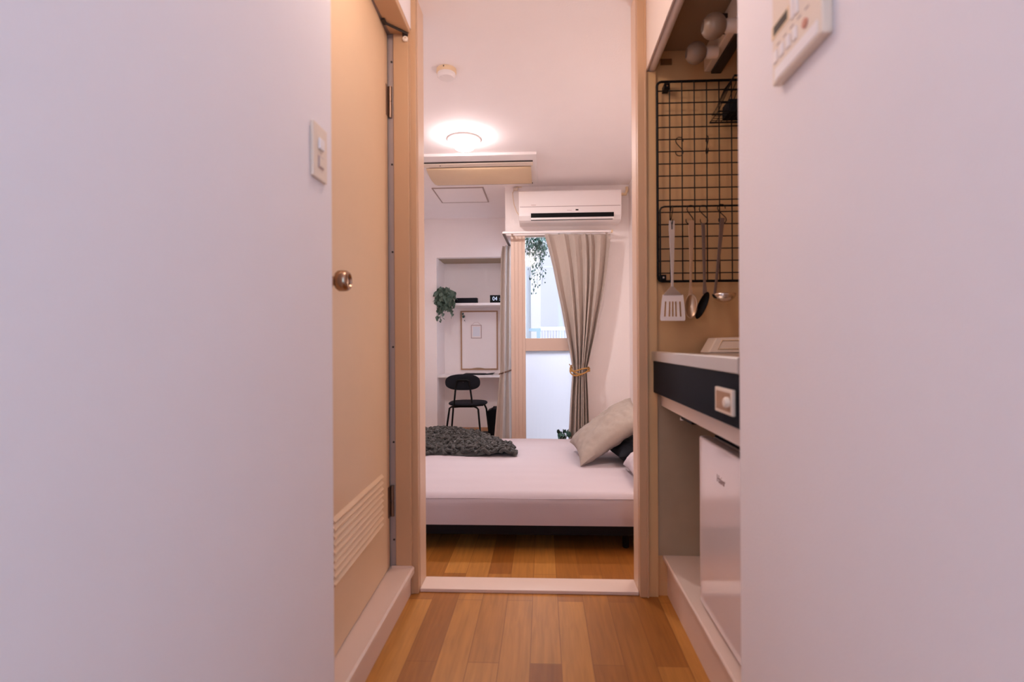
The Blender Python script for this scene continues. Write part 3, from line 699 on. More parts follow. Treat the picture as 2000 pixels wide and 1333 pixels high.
# outside
struct('floor_balcony', box((-0.2, YW + 0.12, 0.0), (0.9, 7.55, 0.015)), M['concrete'])
out = thing('neighbour_building', (0.5, 7.6, 0), 'pale neighbouring building seen through the balcony door', 'building')
OYY = 7.6
def OX(px): return P(px, 600, Y=OYY).x
om = MB().box((OX(1055), OYY, 0), (2.6, OYY + 0.1, 4.2))
om.build('wall', M['outwall'], out)
box((OX(1037), OYY - 0.06, 0), (OX(1056), OYY + 0.1, 4.2)).build('pilaster', M['outwall_b'], out)
box((OX(1000), OYY + 0.02, 0), (OX(1037), OYY + 0.1, 4.2)).build('side_panel', M['outblue'], out)
zsm = P(1080, 522, Y=OYY).z
box((OX(1055), OYY - 0.02, zsm - 0.008), (2.6, OYY, zsm + 0.008)).build('siding_seam', M['outrail'], out)
fe = thing('balcony_railing', (0.3, 6.5, 0), 'pale balcony railing with mesh panel beyond the glass', 'railing')
RY = 6.4
zr_ = P(1080, 641, Y=RY).z
box((P(1056, 640, Y=RY).x, RY, zr_ - 0.03), (1.2, RY + 0.04, zr_ + 0.012)).build('top_rail', M['outrail'], fe, bevel=0.003)
box((P(1033, 640, Y=RY).x, RY, zr_ - 0.04), (P(1056, 640, Y=RY).x, RY + 0.04, zr_ - 0.004)).build('corner_rail', M['bluegrey'], fe)
box((P(1048, 640, Y=RY).x, RY, 0.015), (P(1055, 640, Y=RY).x, RY + 0.04, zr_ - 0.04)).build('post', M['bluegrey'], fe)
fm = MB(); xx = P(1056, 640, Y=RY).x
for i in range(30):
    a_ = xx + i * 0.035
    fm.tube([(a_, RY + 0.02, 0.05), (a_ + 0.001, RY + 0.02, zr_ - 0.03)], 0.005, 5)
for j in range(12): fm.tube([(xx, RY + 0.02, 0.06 + j * 0.09), (1.15, RY + 0.02, 0.06 + j * 0.09)], 0.004, 5)
fm.build('mesh_panel', M['outrail'], fe)
struct('wall_balcony', box((0.9, YW + 0.105, 0), (1.0, 6.3, 3.0)), M['outwall_b'])

# ---- plants
def leaves(mb, pts, size, jit=0.5, squash=1.0):
    for p in pts:
        s_ = size * random.uniform(0.7, 1.25)
        e = Euler((random.uniform(-1.1, 1.1), random.uniform(-0.8, 0.8), random.uniform(0, 2 * PI)))
        e2 = Matrix.Rotation(random.uniform(0.6, 1.5), 3, 'X')
        base = [(0, 0, 0), (0.38, 0.35, 0.06), (0.30, 0.75, 0.02), (0, 1.0, -0.08), (-0.30, 0.75, 0.02), (-0.38, 0.35, 0.06), (0, 0.45, -0.03)]
        R3 = Euler((0, 0, random.uniform(0, 2 * PI))).to_matrix() @ e2
        vv = [mb.bm.verts.new(Vector(p) + R3 @ (Vector((x_ * squash, -y_, z_)) * s_)) for x_, y_, z_ in base]
        for a_, b_ in ((0, 1), (1, 2), (2, 3), (3, 4), (4, 5), (5, 0)): mb.bm.faces.new((vv[a_], vv[b_], vv[6]))
    return mb
# ivy behind the top of the glass
ivy = thing('hanging_ivy', (P(1045, 470, Y=4.80).x, 4.80, 1.97), 'trailing ivy hanging behind the top of the clear door glass', 'plant')
IY = 4.80; lm = MB(); stm = MB()
ends = [(1030, 520), (1034, 515), (1038, 545), (1042, 575), (1046, 530), (1050, 560), (1055, 545), (1060, 556), (1063, 505), (1067, 500), (1040, 505), (1057, 510), (1048, 500), (1028, 490), (1065, 480), (1053, 525)]
for (ex, ey) in ends:
    sx = ex + random.uniform(-3, 3)
    t0 = P(sx, 452, Y=IY + random.uniform(-0.05, 0.05)); t1 = P(ex, ey, Y=t0.y)
    pts = [t0.lerp(t1, i / 6) + Vector((random.uniform(-.012, .012), random.uniform(-.01, .01), 0)) for i in range(7)]
    stm.tube(pts, 0.0012, 4)
    nl = int((t0.z - t1.z) / 0.017)
    leaves(lm, [t0.lerp(t1, (i + random.random()) / nl) + Vector((random.uniform(-.028, .028), random.uniform(-.03, .03), 0)) for i in range(nl)], 0.026, squash=0.85)
for i in range(150):
    leaves(lm, [P(random.uniform(1027, 1066), random.uniform(462, 480 + 25 * random.random()), Y=IY + random.uniform(-.05, .05))], 0.03)
f_ = lm.build('foliage', M['leaf_dark'], ivy, smooth=False); stm.build('stems', M['stem'], ivy)
c = P(1045, 452, Y=IY)
MB().lathe([(0.05, 0), (0.075, 0.03), (0.09, 0.10), (0.085, 0.10), (0.07, 0.03)], (c.x, IY, c.z), 'Z', 24).build('pot', M['pot'], ivy)
MB().tube([(c.x, IY, c.z + 0.05), (c.x, IY, CE)], 0.003, 6).build('hanger', M['sunk'], ivy)

# floor plant by the curtain
fp = thing('floor_plant', (P(1098, 845, Y=4.36).x, 4.36, 0), 'low leafy green plant at the foot of the balcony door', 'plant')
c = P(1100, 850, Y=4.36)
MB().lathe([(0.045, 0.0), (0.06, 0.10), (0.064, 0.13), (0.058, 0.13), (0.05, 0.10)], (c.x, 4.36, 0), 'Z', 24).build('pot', M['pot'], fp)
lm = MB(); stm = MB()
for i in range(26):
    tx, tz = c.x + random.uniform(-0.05, 0.06), random.uniform(0.19, 0.275)
    tip = Vector((tx, 4.36 + random.uniform(-.05, .05), tz)); stm.tube([(c.x, 4.36, 0.12), Vector((c.x, 4.36, 0.12)).lerp(tip, .6) + Vector((0, 0, 0.02)), tip], 0.002, 4)
    leaves(lm, [tip], 0.045)
lm.build('foliage', M['leaf_dark'], fp, smooth=False); stm.build('stems', M['stem'], fp)

# ================================================================== CURTAINS AND RAIL
rl = thing('curtain_rail', (0.15, YW, 1.95), 'white curtain rail turning the corner above the balcony door', 'curtain rail')
RYc = 4.45; xa = P(981, 455, Y=RYc).x; xb = P(1194, 455, Y=RYc).x; rz = P(1090, 453.5, Y=RYc).z
box((xa, RYc - 0.012, rz - 0.009), (xb, RYc + 0.012, rz + 0.009)).build('front_rail', M['white'], rl, bevel=0.003)
xr2 = P(996.5, 490, Y=5.2).x; 
pm = MB().prism([(xa - 0.001, RYc, rz - 0.009), (xa + 0.022, RYc, rz - 0.009), (xr2 + 0.022, 5.22, rz - 0.009), (xr2, 5.22, rz - 0.009)], (0, 0, 0.018))
pm.build('side_rail', M['dim_steel'], rl)  # dark shading of the side run put into the metal colour
for bx in (xa + 0.08, 0.15, xb - 0.03):
    MB().box((bx - 0.008, RYc + 0.010, rz + 0.002), (bx + 0.008, YW - 0.0003, rz + 0.010)).build('bracket', M['offwhite'], rl)
box((xb - 0.004, RYc - 0.014, rz - 0.012), (xb + 0.012, RYc + 0.014, rz + 0.012)).build('end_cap', M['yellowed'], rl, bevel=0.003)
c = P(1135, 451, Y=RYc); box((0.03, RYc - 0.008, rz + 0.009), (c.x, RYc + 0.008, rz + 0.013)).build('joint_cover', M['offwhite'], rl)

def interp(tab, y):
    for (a, va), (b, vb) in zip(tab, tab[1:]):
        if y <= b:
            t = max(0, (y - a) / (b - a)); t = t * t * (3 - 2 * t) if False else t
            return va + (vb - va) * t
    return tab[-1][1]
LE = [(455, 1063), (480, 1070), (520, 1080), (560, 1088), (600, 1096.5), (650, 1106), (690, 1113.5), (714, 1117.5), (724, 1119), (740, 1117.5), (780, 1114.5), (850, 1111), (895, 1109)]
RE = [(455, 1192), (480, 1190), (520, 1185), (560, 1179), (600, 1171), (650, 1161), (690, 1152), (714, 1147), (724, 1145), (740, 1146), (780, 1148), (850, 1150), (895, 1152)]
CUY = RYc - 0.002
FOLD = [0.0, 0.075, 0.15, 0.235, 0.30, 0.40, 0.50, 0.60, 0.70, 0.79, 0.87, 0.94, 1.0]
def curt(u, v):
    py = 457.5 + 437 * v
    l, r = interp(LE, py), interp(RE, py)
    wpx = (r - l)
    # uneven folds, deeper when gathered
    tight = min(1, max(0, 1 - (wpx - 28) / 100))
    ph = 6.5 * (u + 0.045 * math.sin(u * 8 + 1) + 0.028 * math.sin(u * 19))
    s1 = math.sin(ph * 2 * PI); amp = 0.026 + 0.022 * tight
    sh = 0.30 * wpx / 6.5 * math.sin(ph * 4 * PI) * (0.35 + 0.5 * tight)
    px = l + wpx * u + sh * math.sin(u * PI) ** 0.3
    if py > 735: amp *= 0.8
    if 708 < py < 736: amp *= 0.55
    top = 1 - min(1, v / 0.03)
    y = CUY + amp * (abs(s1) ** 0.8 * (1 if s1 > 0 else -1)) * (1 - 0.35 * top) - 0.03 * tight * math.sin(u * PI) - 0.012 * tight
    p = P(px, py, Y=CUY); z = p.z
    if z < 0.03: z = 0.03 + 0.2 * (z - 0.03)
    return Vector((p.x, y, max(0.012, z - 0.004 * abs(math.sin(ph * PI)) * (1 - top))))
cu = thing('curtain', (0.2, CUY, rz - 0.01), 'grey beige linen curtain gathered with a golden rope at the balcony door', 'curtain')
MB().grid(curt, 260, 110).build('fabric', M['linen'], cu, solid=0.0016)
# tieback
tie = MB()
cxm = P(1132, 720, Y=CUY).x; zt0 = P(1132, 722, Y=CUY).z
for (dz, ph0) in ((0.0, 0), (-0.016, 1.2), (0.014, 2.2)):
    pts = []
    for k in range(36):
        a_ = 2 * PI * k / 36
        pts.append((cxm + (0.078 + 0.006 * math.sin(ph0)) * math.cos(a_), CUY - 0.035 + 0.058 * math.sin(a_), zt0 + dz + 0.016 * math.cos(a_ * 2 + ph0) + 0.02 * (math.sin(a_) + 0.0)))
    tie.tube(pts, 0.0062, 7, closed=True)
tie.build('rope_tie', M['rope'], cu)
hk = tag(MB().tube([(P(1112, 712, Y=YW).x, YW + 0.008, P(1112, 712, Y=YW).z), (P(1114, 712, Y=YW - .03).x, YW - 0.03, zt0 + 0.03), (cxm - 0.07, CUY + 0.01, zt0 + 0.005)], 0.004, 6).build('rope_end', M['rope'], cu), None)

# left curtain: a gathered bundle hanging from the side rail
cu2 = thing('curtain', (-0.36, 5.05, rz - 0.01), 'narrow gathered linen curtain left of the bronze door stile, tied with brown rope', 'curtain')
CY2 = 5.02
LE2 = [(483, 981), (500, 978.5), (560, 977.5), (640, 977), (700, 976.5), (726, 977), (740, 975.5), (790, 971), (855, 965.5), (890, 963)]
RE2 = [(483, 999), (560, 999), (700, 999), (726, 998), (800, 1000), (890, 1001)]
def curt2(u, v):
    py = 484 + 387 * v
    l, r = interp(LE2, py), interp(RE2, py); cx_ = (l + r) / 2; rad = (r - l) / 2
    a_ = 2 * PI * u; f = 1 + 0.26 * math.sin(7 * a_ + 0.6 * math.sin(v * 3)) * (0.6 if 715 < py < 735 else 1)
    p = P(cx_ + rad * math.cos(a_) * min(1.02, f) , py, Y=CY2)
    return Vector((p.x, CY2 + 0.10 * math.sin(a_) * f, max(0.01, p.z)))
MB().grid(curt2, 168, 60, closed_u=True).build('fabric', M['linen'], cu2, solid=0.0016)
pts = [P(988 + 12.5 * math.cos(2 * PI * k / 30), 727 - 4 * math.cos(2 * PI * k / 30), Y=CY2 + 0.112 * math.sin(2 * PI * k / 30)) for k in range(30)]
MB().tube(pts, 0.0075, 8, closed=True).build('rope_tie', M['darkrope'], cu2)

# ================================================================== DESK NICHE
def thx(px, py, Y): return P(px, py, Y=Y)
SY = YA + 0.03
zs1 = thx(920, 592, SY).z
sh = tag(box((n0 + 0.0005, SY, zs1 - 0.028), (-0.2705, YB - 0.0005, zs1)).build('wall_shelf', M['white'], bevel=0.002), 'white shelf in the niche above the pale board', 'shelf')
zd = thx(910, 733.5, SY).z
dk = tag(box((n0 + 0.0005, SY, zd - 0.026), (-0.2705, YB - 0.0005, zd)).build('desk_top', M['white'], bevel=0.002), 'white built in desk top behind the dark chair', 'desk')
# sound bar, clock
c0 = thx(888, 591, SY + 0.03); c1 = thx(932, 582, SY + 0.03)
sb_ = thing('speaker_bar', (c0.x, SY, zs1), 'long flat dark box lying on the shelf beside the trailing plant', 'box')
box((c0.x, SY + 0.03, zs1 + 0.0005), (c1.x, SY + 0.11, c1.z)).build('body', M['slate'], sb_, bevel=0.004)
box((c1.x - 0.012, SY + 0.028, zs1 + 0.0005), (c1.x, SY + 0.03, c1.z - 0.006)).build('end_panel', M['black'], sb_)
ck = thing('digital_clock', (-0.5, SY, zs1), 'small black digital clock with pale digits on the shelf', 'clock')
k0 = thx(957, 590, SY + 0.02); k1 = thx(984, 576.5, SY + 0.02)
box((k0.x, SY + 0.02, zs1 + 0.0005), (k1.x, SY + 0.07, k1.z)).build('body', M['black'], ck, bevel=0.003)
c = thx(966.5, 584, SY + 0.018)
text_mesh('digits', '04', 0.062, M['digits'], (c.x, SY + 0.0195, c.z), (PI / 2, 0, 0), ck, scale=(0.9, 1, 1))
c = thx(976, 584, SY + 0.018)
text_mesh('digits', ':', 0.055, M['digits'], (c.x, SY + 0.0195, c.z), (PI / 2, 0, 0), ck)
# plant on the shelf
pp = thing('trailing_plant', (n0 + 0.09, SY + 0.1, zs1), 'bushy trailing green plant at the left end of the niche shelf', 'plant')
pc = thx(868, 585, SY)
MB().lathe([(0.045, 0.0005), (0.055, 0.06), (0.06, 0.085), (0.054, 0.085), (0.05, 0.06)], (pc.x, SY + 0.075, zs1), 'Z', 24).build('pot', M['pot'], pp)
lm = MB(); stm = MB()
pcs = []
for i in range(230):
    a_ = random.uniform(0, 2 * PI); rr = math.sqrt(random.random())
    px, py = 868 + 19 * rr * math.cos(a_), 578 + 20 * rr * math.sin(a_)
    pcs.append(thx(px, py, SY - 0.02 + random.uniform(-0.07, 0.05)))
leaves(lm, pcs, 0.062)
for (sx, sy, ex, ey) in ((858, 590, 855, 622), (862, 590, 860, 628), (866, 595, 864, 615), (876, 595, 880, 612), (880, 590, 884, 618), (872, 590, 876, 606), (856, 590, 858, 612), (884, 580, 887, 600)):
    t0, t1 = thx(sx, sy, SY - 0.03), thx(ex, ey, SY - 0.04); stm.tube([(pc.x, SY + 0.03, zs1 + 0.08), t0, t0.lerp(t1, .5) + Vector((.004, 0, 0)), t1], 0.0025, 5)
    n_ = 12; leaves(lm, [t0.lerp(t1, (i + random.random()) / n_) + Vector((random.uniform(-.015, .015), 0, 0)) for i in range(n_)], 0.038)
lm.build('foliage', M['leaf'], pp, smooth=False); stm.build('stems', M['stem'], pp)
# framed board standing in for a mirror, its reflections modelled as marks
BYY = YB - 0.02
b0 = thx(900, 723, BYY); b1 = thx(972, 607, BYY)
bo = thing('mirror_board', ((b0.x + b1.x) / 2, YB, b0.z), 'tall pale board standing in for a mirror, in thin wooden frame between shelf and desk', 'board')
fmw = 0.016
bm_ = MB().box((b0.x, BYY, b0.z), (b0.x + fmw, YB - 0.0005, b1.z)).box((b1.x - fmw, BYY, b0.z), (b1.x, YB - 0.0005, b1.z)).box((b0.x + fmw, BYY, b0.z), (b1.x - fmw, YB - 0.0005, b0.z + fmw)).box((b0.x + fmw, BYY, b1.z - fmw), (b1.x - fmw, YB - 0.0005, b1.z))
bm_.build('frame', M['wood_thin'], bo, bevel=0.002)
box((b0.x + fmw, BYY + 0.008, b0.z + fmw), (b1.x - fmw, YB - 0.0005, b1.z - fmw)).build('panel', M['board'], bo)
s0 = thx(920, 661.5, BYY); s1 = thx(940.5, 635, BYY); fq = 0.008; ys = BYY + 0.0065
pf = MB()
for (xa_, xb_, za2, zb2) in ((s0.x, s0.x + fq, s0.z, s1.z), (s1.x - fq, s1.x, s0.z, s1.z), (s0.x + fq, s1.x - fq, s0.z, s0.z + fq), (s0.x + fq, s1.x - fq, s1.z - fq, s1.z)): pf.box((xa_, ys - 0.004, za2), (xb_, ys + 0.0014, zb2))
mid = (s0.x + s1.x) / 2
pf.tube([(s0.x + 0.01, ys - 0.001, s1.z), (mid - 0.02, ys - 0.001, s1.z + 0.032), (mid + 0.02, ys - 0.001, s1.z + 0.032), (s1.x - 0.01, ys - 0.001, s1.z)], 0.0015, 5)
pf.build('reflected_picture', M['boardline'], bo, smooth=False)
box((s0.x + 0.022, ys - 0.001, s0.z + 0.025), (s1.x - 0.02, ys + 0.0014, s1.z - 0.022)).build('reflected_mount', M['outrail'], bo)
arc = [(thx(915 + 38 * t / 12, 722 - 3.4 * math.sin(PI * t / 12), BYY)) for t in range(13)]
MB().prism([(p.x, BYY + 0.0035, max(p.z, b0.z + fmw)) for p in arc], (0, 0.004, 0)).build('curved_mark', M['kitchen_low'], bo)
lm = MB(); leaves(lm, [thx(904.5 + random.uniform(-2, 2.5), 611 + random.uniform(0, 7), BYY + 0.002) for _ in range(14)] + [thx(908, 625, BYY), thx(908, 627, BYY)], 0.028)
lm.build('reflected_leaves', M['leaf_dark'], bo, smooth=False)
# folded dark thing on desk
gm = thing('reading_glasses', (-0.7, SY + 0.1, zd), 'thin dark slim object lying at the right of the desk', 'magazine')
gm['label'] = 'thin dark magazine lying open on the white desk, right of the chair back'
gm.name = 'magazine'
g0 = thx(906, 733, SY + 0.08); g1 = thx(964, 733, SY + 0.08)
MB().prism([(g0.x, SY + 0.05, zd + 0.0006), (g1.x - 0.10, SY + 0.04, zd + 0.0006), (g1.x - 0.10, SY + 0.04, zd + 0.010), (g0.x, SY + 0.05, zd + 0.012)], (0, 0.2, 0)).build('page_block', M['slate'], gm)
MB().prism([(g1.x - 0.10, SY + 0.04, zd + 0.0006), (g1.x, SY + 0.05, zd + 0.012), (g1.x, SY + 0.05, zd + 0.017), (g1.x - 0.10, SY + 0.04, zd + 0.007)], (0, 0.18, 0)).build('page_block', M['slate'], gm)

# ================================================================== CHAIR
CHY = 5.0
def C3(px, py, Y): return P(px, py, Y=Y)
chx = C3(904, 790, CHY).x
ch = thing('dining_chair', (chx, CHY + 0.1, 0), 'black chair with rounded backrest and bent tube legs at the desk', 'chair')
zseat = C3(914, 786, CHY + 0.12).z
sc_ = C3(914, 789, CHY + 0.15)
# seat: rounded superellipse pad
def se(u, n=2.6):
    a_ = 2 * PI * u; ca, sa = math.cos(a_), math.sin(a_)
    return (abs(ca) ** (2 / n) * (1 if ca > 0 else -1), abs(sa) ** (2 / n) * (1 if sa > 0 else -1))
def pad(cx_, cy_, cz_, rx, ry, t, plane='XY', curve=0.0, name='seat'):
    prof_ = [(0.02, 0.5), (0.7, 0.52), (0.93, 0.45), (0.985, 0.25), (1.0, 0.0), (0.985, -0.25), (0.93, -0.45), (0.7, -0.5), (0.02, -0.5)]
    mb = MB()
    def fn(u, v):
        i = min(len(prof_) - 1, int(round(v * (len(prof_) - 1)))); r_, h_ = prof_[i]; x_, y_ = se(u)
        if plane == 'XY': return Vector((cx_ + rx * r_ * x_, cy_ + ry * r_ * y_, cz_ + t * h_))
        return Vector((cx_ + rx * r_ * x_, cy_ + t * h_ - curve * (r_ * x_) ** 2, cz_ + ry * r_ * y_))
    return mb.grid(fn, 40, len(prof_) - 1, closed_u=True)
seatR = (C3(952, 789, CHY + 0.12).x - C3(877, 789, CHY + 0.12).x) / 2
sy_ = CHY + 0.17
sd_ = pad(sc_.x, sy_, zseat - 0.012, seatR, 0.19, 0.03); sd_.build('seat', M['slate'], ch)
bc = C3(903.5, 747.5, CHY - 0.02); bw = (C3(938, 748, CHY - 0.02).x - C3(869.5, 748, CHY - 0.02).x) / 2
pad(bc.x, CHY + 0.015, bc.z, bw, 0.079, 0.018, 'XZ', curve=0.03).build('backrest', M['slate'], ch)
# back support hoop, in front of the backrest as seen
ub = [C3(886.5, 794, CHY + 0.0), C3(888, 778, CHY), C3(890, 757, CHY - 0.01), C3(892.5, 744, CHY - 0.01), C3(896, 742.5, CHY - 0.01), C3(912, 743, CHY - 0.01), C3(916, 745, CHY - 0.01), C3(918, 757, CHY - 0.01), C3(921, 778, CHY), C3(923, 796, CHY + 0.0)]
MB().tube(ub, 0.009, 8).build('back_hoop', M['blackmetal'], ch)
def leg(pts): MB().tube(pts, 0.0095, 8).build('leg', M['blackmetal'], ch)
zf = 0.0
def down(p_from, px_at, py_at, Y):
    q_ = C3(px_at, py_at, Y); d_ = (q_ - p_from); t_ = (p_from.z - 0.0) / (p_from.z - q_.z)
    return p_from + d_ * t_
for (sx, sy, bx_, by_, ex, ey, Yl) in ((888, 795, 878, 798, 872, 840, CHY + 0.03), (925, 795, 934, 800, 938, 845, CHY + 0.03), (885, 796, 885, 802, 882, 840, CHY + 0.30), (944, 792, 950, 799, 955, 842, CHY + 0.30)):
    a0 = C3(sx, sy, Yl); a0.z = zseat - 0.03; b0_ = C3(bx_, by_, Yl)
    e0 = down(b0_, ex, ey, Yl); mid_ = a0.lerp(b0_, 0.65) + Vector((0, 0, 0.006))
    leg([a0, mid_, b0_, e0])
MB().tube([C3(888, 795, CHY + 0.03), C3(925, 795, CHY + 0.03)], 0.008, 8).build('seat_frame', M['blackmetal'], ch)
MB().tube([C3(885, 796, CHY + 0.30), C3(944, 792, CHY + 0.30)], 0.008, 8).build('seat_frame', M['blackmetal'], ch)
# bin beside the chair
bn = thing('waste_bin', (C3(966, 850, 5.45).x, 5.45, 0), 'black bin standing under the desk, right of the chair', 'bin')
zb1 = C3(963, 798, 5.45).z; xb0 = C3(953, 820, 5.45).x
bmb = MB().prism([(xb0 + 0.02, 5.33, 0), (xb0 + 0.16, 5.33, 0), (xb0 + 0.18, 5.33, zb1), (xb0 + 0.055, 5.33, zb1 + 0.004), (xb0, 5.33, zb1 - 0.02)], (0, 0.22, 0))
bmb.build('body', M['black'], bn, bevel=0.006)
box((xb0 + 0.05, 5.32, zb1 - 0.004), (xb0 + 0.17, 5.56, zb1 + 0.010)).build('rim', M['slate'], bn, bevel=0.003)
fb = tag(box((C3(936, 850, 5.5).x, 5.42, 0.0), (C3(952, 850, 5.5).x, 5.60, C3(945, 845.5, 5.5).z)).build('storage_box', M['black'], bevel=0.006), 'low black box on the floor under the desk, left of the bin', 'box')

# ================================================================== BED
BX0, BX1, BY0, BY1 = -1.24, 0.748, 2.45, 3.93
bed = thing('bed', (-0.25, 3.2, 0), 'low double bed with pinkish white fitted sheet on dark steel frame', 'bed')
bt_ = 0.282; bb = 0.128
def mattress():
    mb = MB(); nu, nv = 120, 100; r = 0.045
    import mathutils.noise as N
    def surf(u, v):
        # wraps: v from front bottom over the top to the far bottom
        x = BX0 + (BX1 - BX0) * u
        L1 = bt_ - bb - r; arc_ = r * PI / 2; L2 = BY1 - BY0 - 2 * r
        tot = 2 * L1 + 2 * arc_ + L2; s_ = v * tot
        if s_ < L1: p = Vector((x, BY0, bb + s_)); n = Vector((0, -1, 0))
        elif s_ < L1 + arc_:
            a_ = (s_ - L1) / r; p = Vector((x, BY0 + r - r * math.cos(a_), bt_ - r + r * math.sin(a_))); n = Vector((0, -math.cos(a_), math.sin(a_)))
        elif s_ < L1 + arc_ + L2: p = Vector((x, BY0 + r + (s_ - L1 - arc_), bt_)); n = Vector((0, 0, 1))
        elif s_ < L1 + 2 * arc_ + L2:
            a_ = (s_ - L1 - arc_ - L2) / r; p = Vector((x, BY1 - r + r * math.sin(a_), bt_ - r + r * math.cos(a_))); n = Vector((0, math.sin(a_), math.cos(a_)))
        else: p = Vector((x, BY1, bt_ - r - (s_ - L1 - 2 * arc_ - L2))); n = Vector((0, 1, 0))
        wv = N.noise(Vector((x * 2.2, p.y * 9, p.z * 14))) * 0.0035 + N.noise(Vector((x * 6, p.y * 2.5, p.z * 20 + 5))) * 0.0016
        if p.z < bb + 0.004: wv = 0
        front_bulge = 0.010 * math.sin(PI * (p.z - bb) / (bt_ - bb)) if p.y < BY0 + 0.01 else 0
        e = min(1, (x - BX0) / 0.03, (BX1 - x) / 0.03); p.z -= (1 - e) * 0.01 if p.z > bt_ - 0.03 else 0
        return p + n * (wv - 0.004 + front_bulge * 0.5)
    mb.grid(surf, nu, nv)
    bm = mb.bm; bm.verts.ensure_lookup_table()
    bnd = [e for e in bm.edges if e.is_boundary]
    bmesh.ops.holes_fill(bm, edges=bnd, sides=0)
    return mb
mattress().build('mattress', M['sheet'], bed)
# sheet hem: elastic seam lines along the front top edge
def seam(z, y, amp, x0s, x1s, r_=0.0022):
    return MB().tube([(x0s + (x1s - x0s) * i / 40, y + amp * math.sin(i * .7), z + 0.0012 * math.sin(i * .45)) for i in range(41)], r_, 6)
seam(bt_ - 0.026, BY0 + 0.0045, 0.0005, BX0 + 0.02, BX1 - 0.02).build('sheet_seam', M['sheet'], bed)
rb = MB().box((BX0 + 0.01, BY0 + 0.006, 0.082), (BX1 - 0.006, BY0 + 0.045, bb + 0.002)).box((BX0 + 0.01, BY1 - 0.045, 0.082), (BX1 - 0.006, BY1 - 0.006, bb + 0.002)).box((BX0 + 0.01, BY0 + 0.045, 0.082), (BX0 + 0.05, BY1 - 0.045, bb + 0.002)).box((BX1 - 0.046, BY0 + 0.045, 0.082), (BX1 - 0.006, BY1 - 0.045, bb + 0.002))
rb.build('bed_frame', M['bedframe'], bed, bevel=0.002)
box((BX0 + 0.05, BY0 + 0.045, 0.10), (BX1 - 0.046, BY1 - 0.045, bb)).build('bed_base', M['bedframe'], bed)
for lx_ in (BX0 + 0.06, -0.62, -0.25 - 0.0, P(1224, 1070, Y=BY0 + 0.05).x):
    for ly_ in (BY0 + 0.08, BY1 - 0.08):
        if abs(lx_ + 0.62) < 0.01 or abs(lx_ + 0.25) < 0.01: continue
        MB().lathe([(0.014, 0.0), (0.016, 0.004), (0.016, 0.083)], (lx_, ly_, 0), 'Z', 16).build('leg', M['bedframe'], bed)

# ---- pillows
def pillow(name, c, ux, vx, hw, hh, t, m, label, cat, corner=0.05, wr=0.004, seed=0):
    import mathutils.noise as N
    ux = Vector(ux).normalized(); vx = Vector(vx); vx = (vx - ux * vx.dot(ux)).normalized(); nx = ux.cross(vx); c = Vector(c)
    mb = MB(); n = 44
    def fn(side):
        def f(u, v):
            a_, b_ = 2 * u - 1, 2 * v - 1
            # edges pull inward between the corners
            sx = hw * a_ * (1 - 0.10 * (1 - b_ * b_) * abs(a_) ** 2); sy = hh * b_ * (1 - 0.10 * (1 - a_ * a_) * abs(b_) ** 2)
            h_ = (max(0, 1 - a_ ** 4) * max(0, 1 - b_ ** 4)) ** 0.5 * t * (0.75 + 0.25 * (1 - a_ * a_) * (1 - b_ * b_))
            nn = N.noise(Vector((a_ * 3 + seed, b_ * 3, side * 2))) * wr * 2 + N.noise(Vector((a_ * 9 + seed, b_ * 7, side))) * wr
            edge = min(1, (1 - abs(a_)) * 6, (1 - abs(b_)) * 6)
            return c + ux * sx + vx * sy + nx * side * (h_ + nn * edge)
        return f
    mb.grid(fn(1), n, n); mb.grid(fn(-1), n, n)
    bmesh.ops.remove_doubles(mb.bm, verts=mb.bm.verts, dist=0.0006)
    return tag(mb.build(name, m), label, cat)
A_ = Vector((0.178, 3.43, 0.300)); B_ = Vector((0.245, 3.00, 0.272)); C_ = A_ + Vector((0.393, 0.0, 0.285))
cc = (A_ + B_) / 2 + (C_ - A_) / 2 + Vector((-0.01, 0, 0.032))
pillow('cushion', cc, C_ - A_, A_ - B_, 0.252, 0.232, 0.075, M['cushion'], 'beige linen cushion leaning on the bed by the right wall', 'cushion', wr=0.006, seed=3)
pillow('cushion', (0.575, 3.16, 0.362), (1, 0.1, 0.12), (0, 1, 0), 0.16, 0.19, 0.065, M['slate'], 'dark cushion half hidden under the beige cushion', 'cushion', seed=9)
pillow('pillow', (0.600, 2.735, 0.392), (1, 0, 0.55), (0, 1, 0.0), 0.17, 0.20, 0.075, M['sheet'], 'white pillow at the right end of the bed', 'pillow', seed=5)

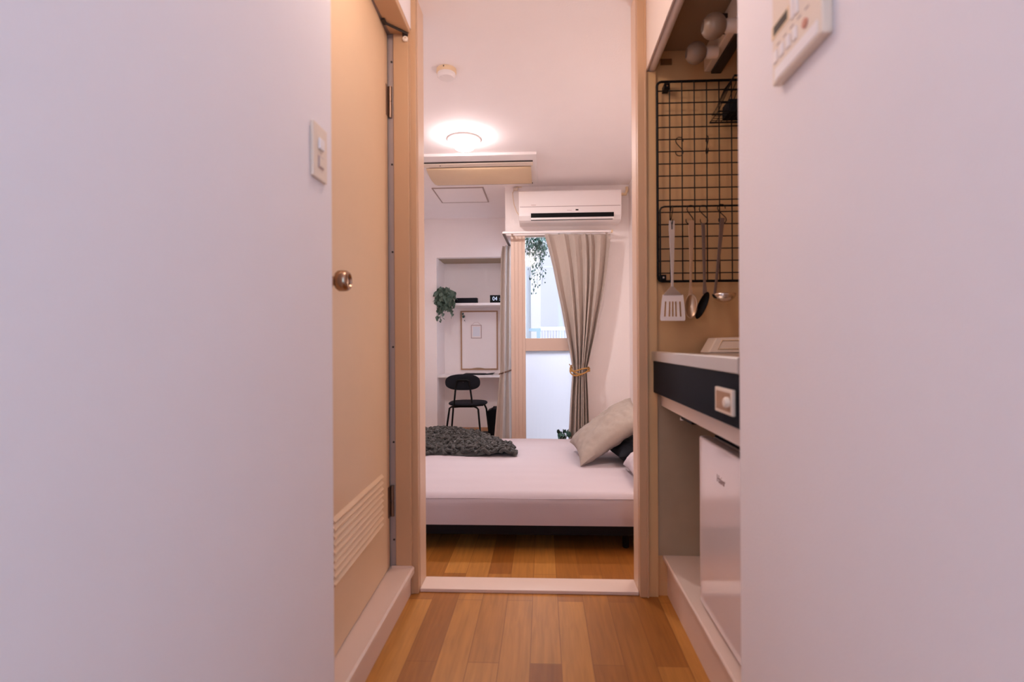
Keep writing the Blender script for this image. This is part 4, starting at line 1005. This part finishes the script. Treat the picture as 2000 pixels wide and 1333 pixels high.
# ---- chunky knit throw
import mathutils.noise as NZ
def hgt(x, y):
    """height of the heaped throw above the sheet"""
    ex = -0.185 - 0.55 * max(0, (y - 3.42)) ** 1.2 * 1.3
    front = 3.265 + 0.03 * math.sin(x * 7)
    dx = (ex - x); dy0 = y - front; dy1 = 3.90 - y
    e = min(dx, dy0, dy1)
    if e <= 0: return None
    k_ = min(1, e / 0.05); base = 0.040 + 0.036 * min(1, max(0, (-0.42 - x) / 0.25)) * min(1, max(0, (y - 3.45) / 0.3))
    return (base + 0.012 * NZ.noise(Vector((x * 7, y * 7, 0)))) * math.sqrt(k_) 
km = MB()
X = -1.12
# solid core under the stitches
def core(u, v):
    x = -1.12 + 0.95 * u; y = 3.26 + 0.65 * v
    h_ = hgt(x, y)
    return Vector((x, y, bt_ + (max(0.003, h_ - 0.006) if h_ else 0.0022)))
km.grid(core, 60, 44)
bmesh.ops.delete(km.bm, geom=[f for f in km.bm.faces if all(v.co.z < bt_ + 0.0023 for v in f.verts)], context='FACES')
random.seed(11)
y = 3.27; 
while y < 3.89:
    x = -1.12 + random.uniform(0, 0.02)
    while x < -0.16:
        jx, jy = x + random.uniform(-.008, .008), y + random.uniform(-.008, .008)
        h_ = hgt(jx, jy)
        if h_ is not None:
            r_ = random.uniform(0.015, 0.026); th = random.uniform(0, 2 * PI); tl = random.uniform(-0.7, 0.7)
            R3 = Euler((tl, random.uniform(-.6, .6), th)).to_matrix(); pts = []
            a0 = random.uniform(0, PI)
            for k in range(6):
                a_ = a0 + k * 0.75; pts.append(Vector((jx, jy, bt_ + h_ + 0.004)) + R3 @ Vector((r_ * math.cos(a_), r_ * 0.75 * math.sin(a_), 0.004 * math.sin(2 * a_))))
            for p_ in pts: p_.z = max(p_.z, bt_ + 0.0125)
            km.tube(pts, [0.006, 0.0098, 0.011, 0.011, 0.0098, 0.006], 7)
        x += 0.028
    y += 0.027
tag(km.build('throw_blanket', M['knit']), 'charcoal chunky knit throw heaped on the left of the bed', 'blanket')
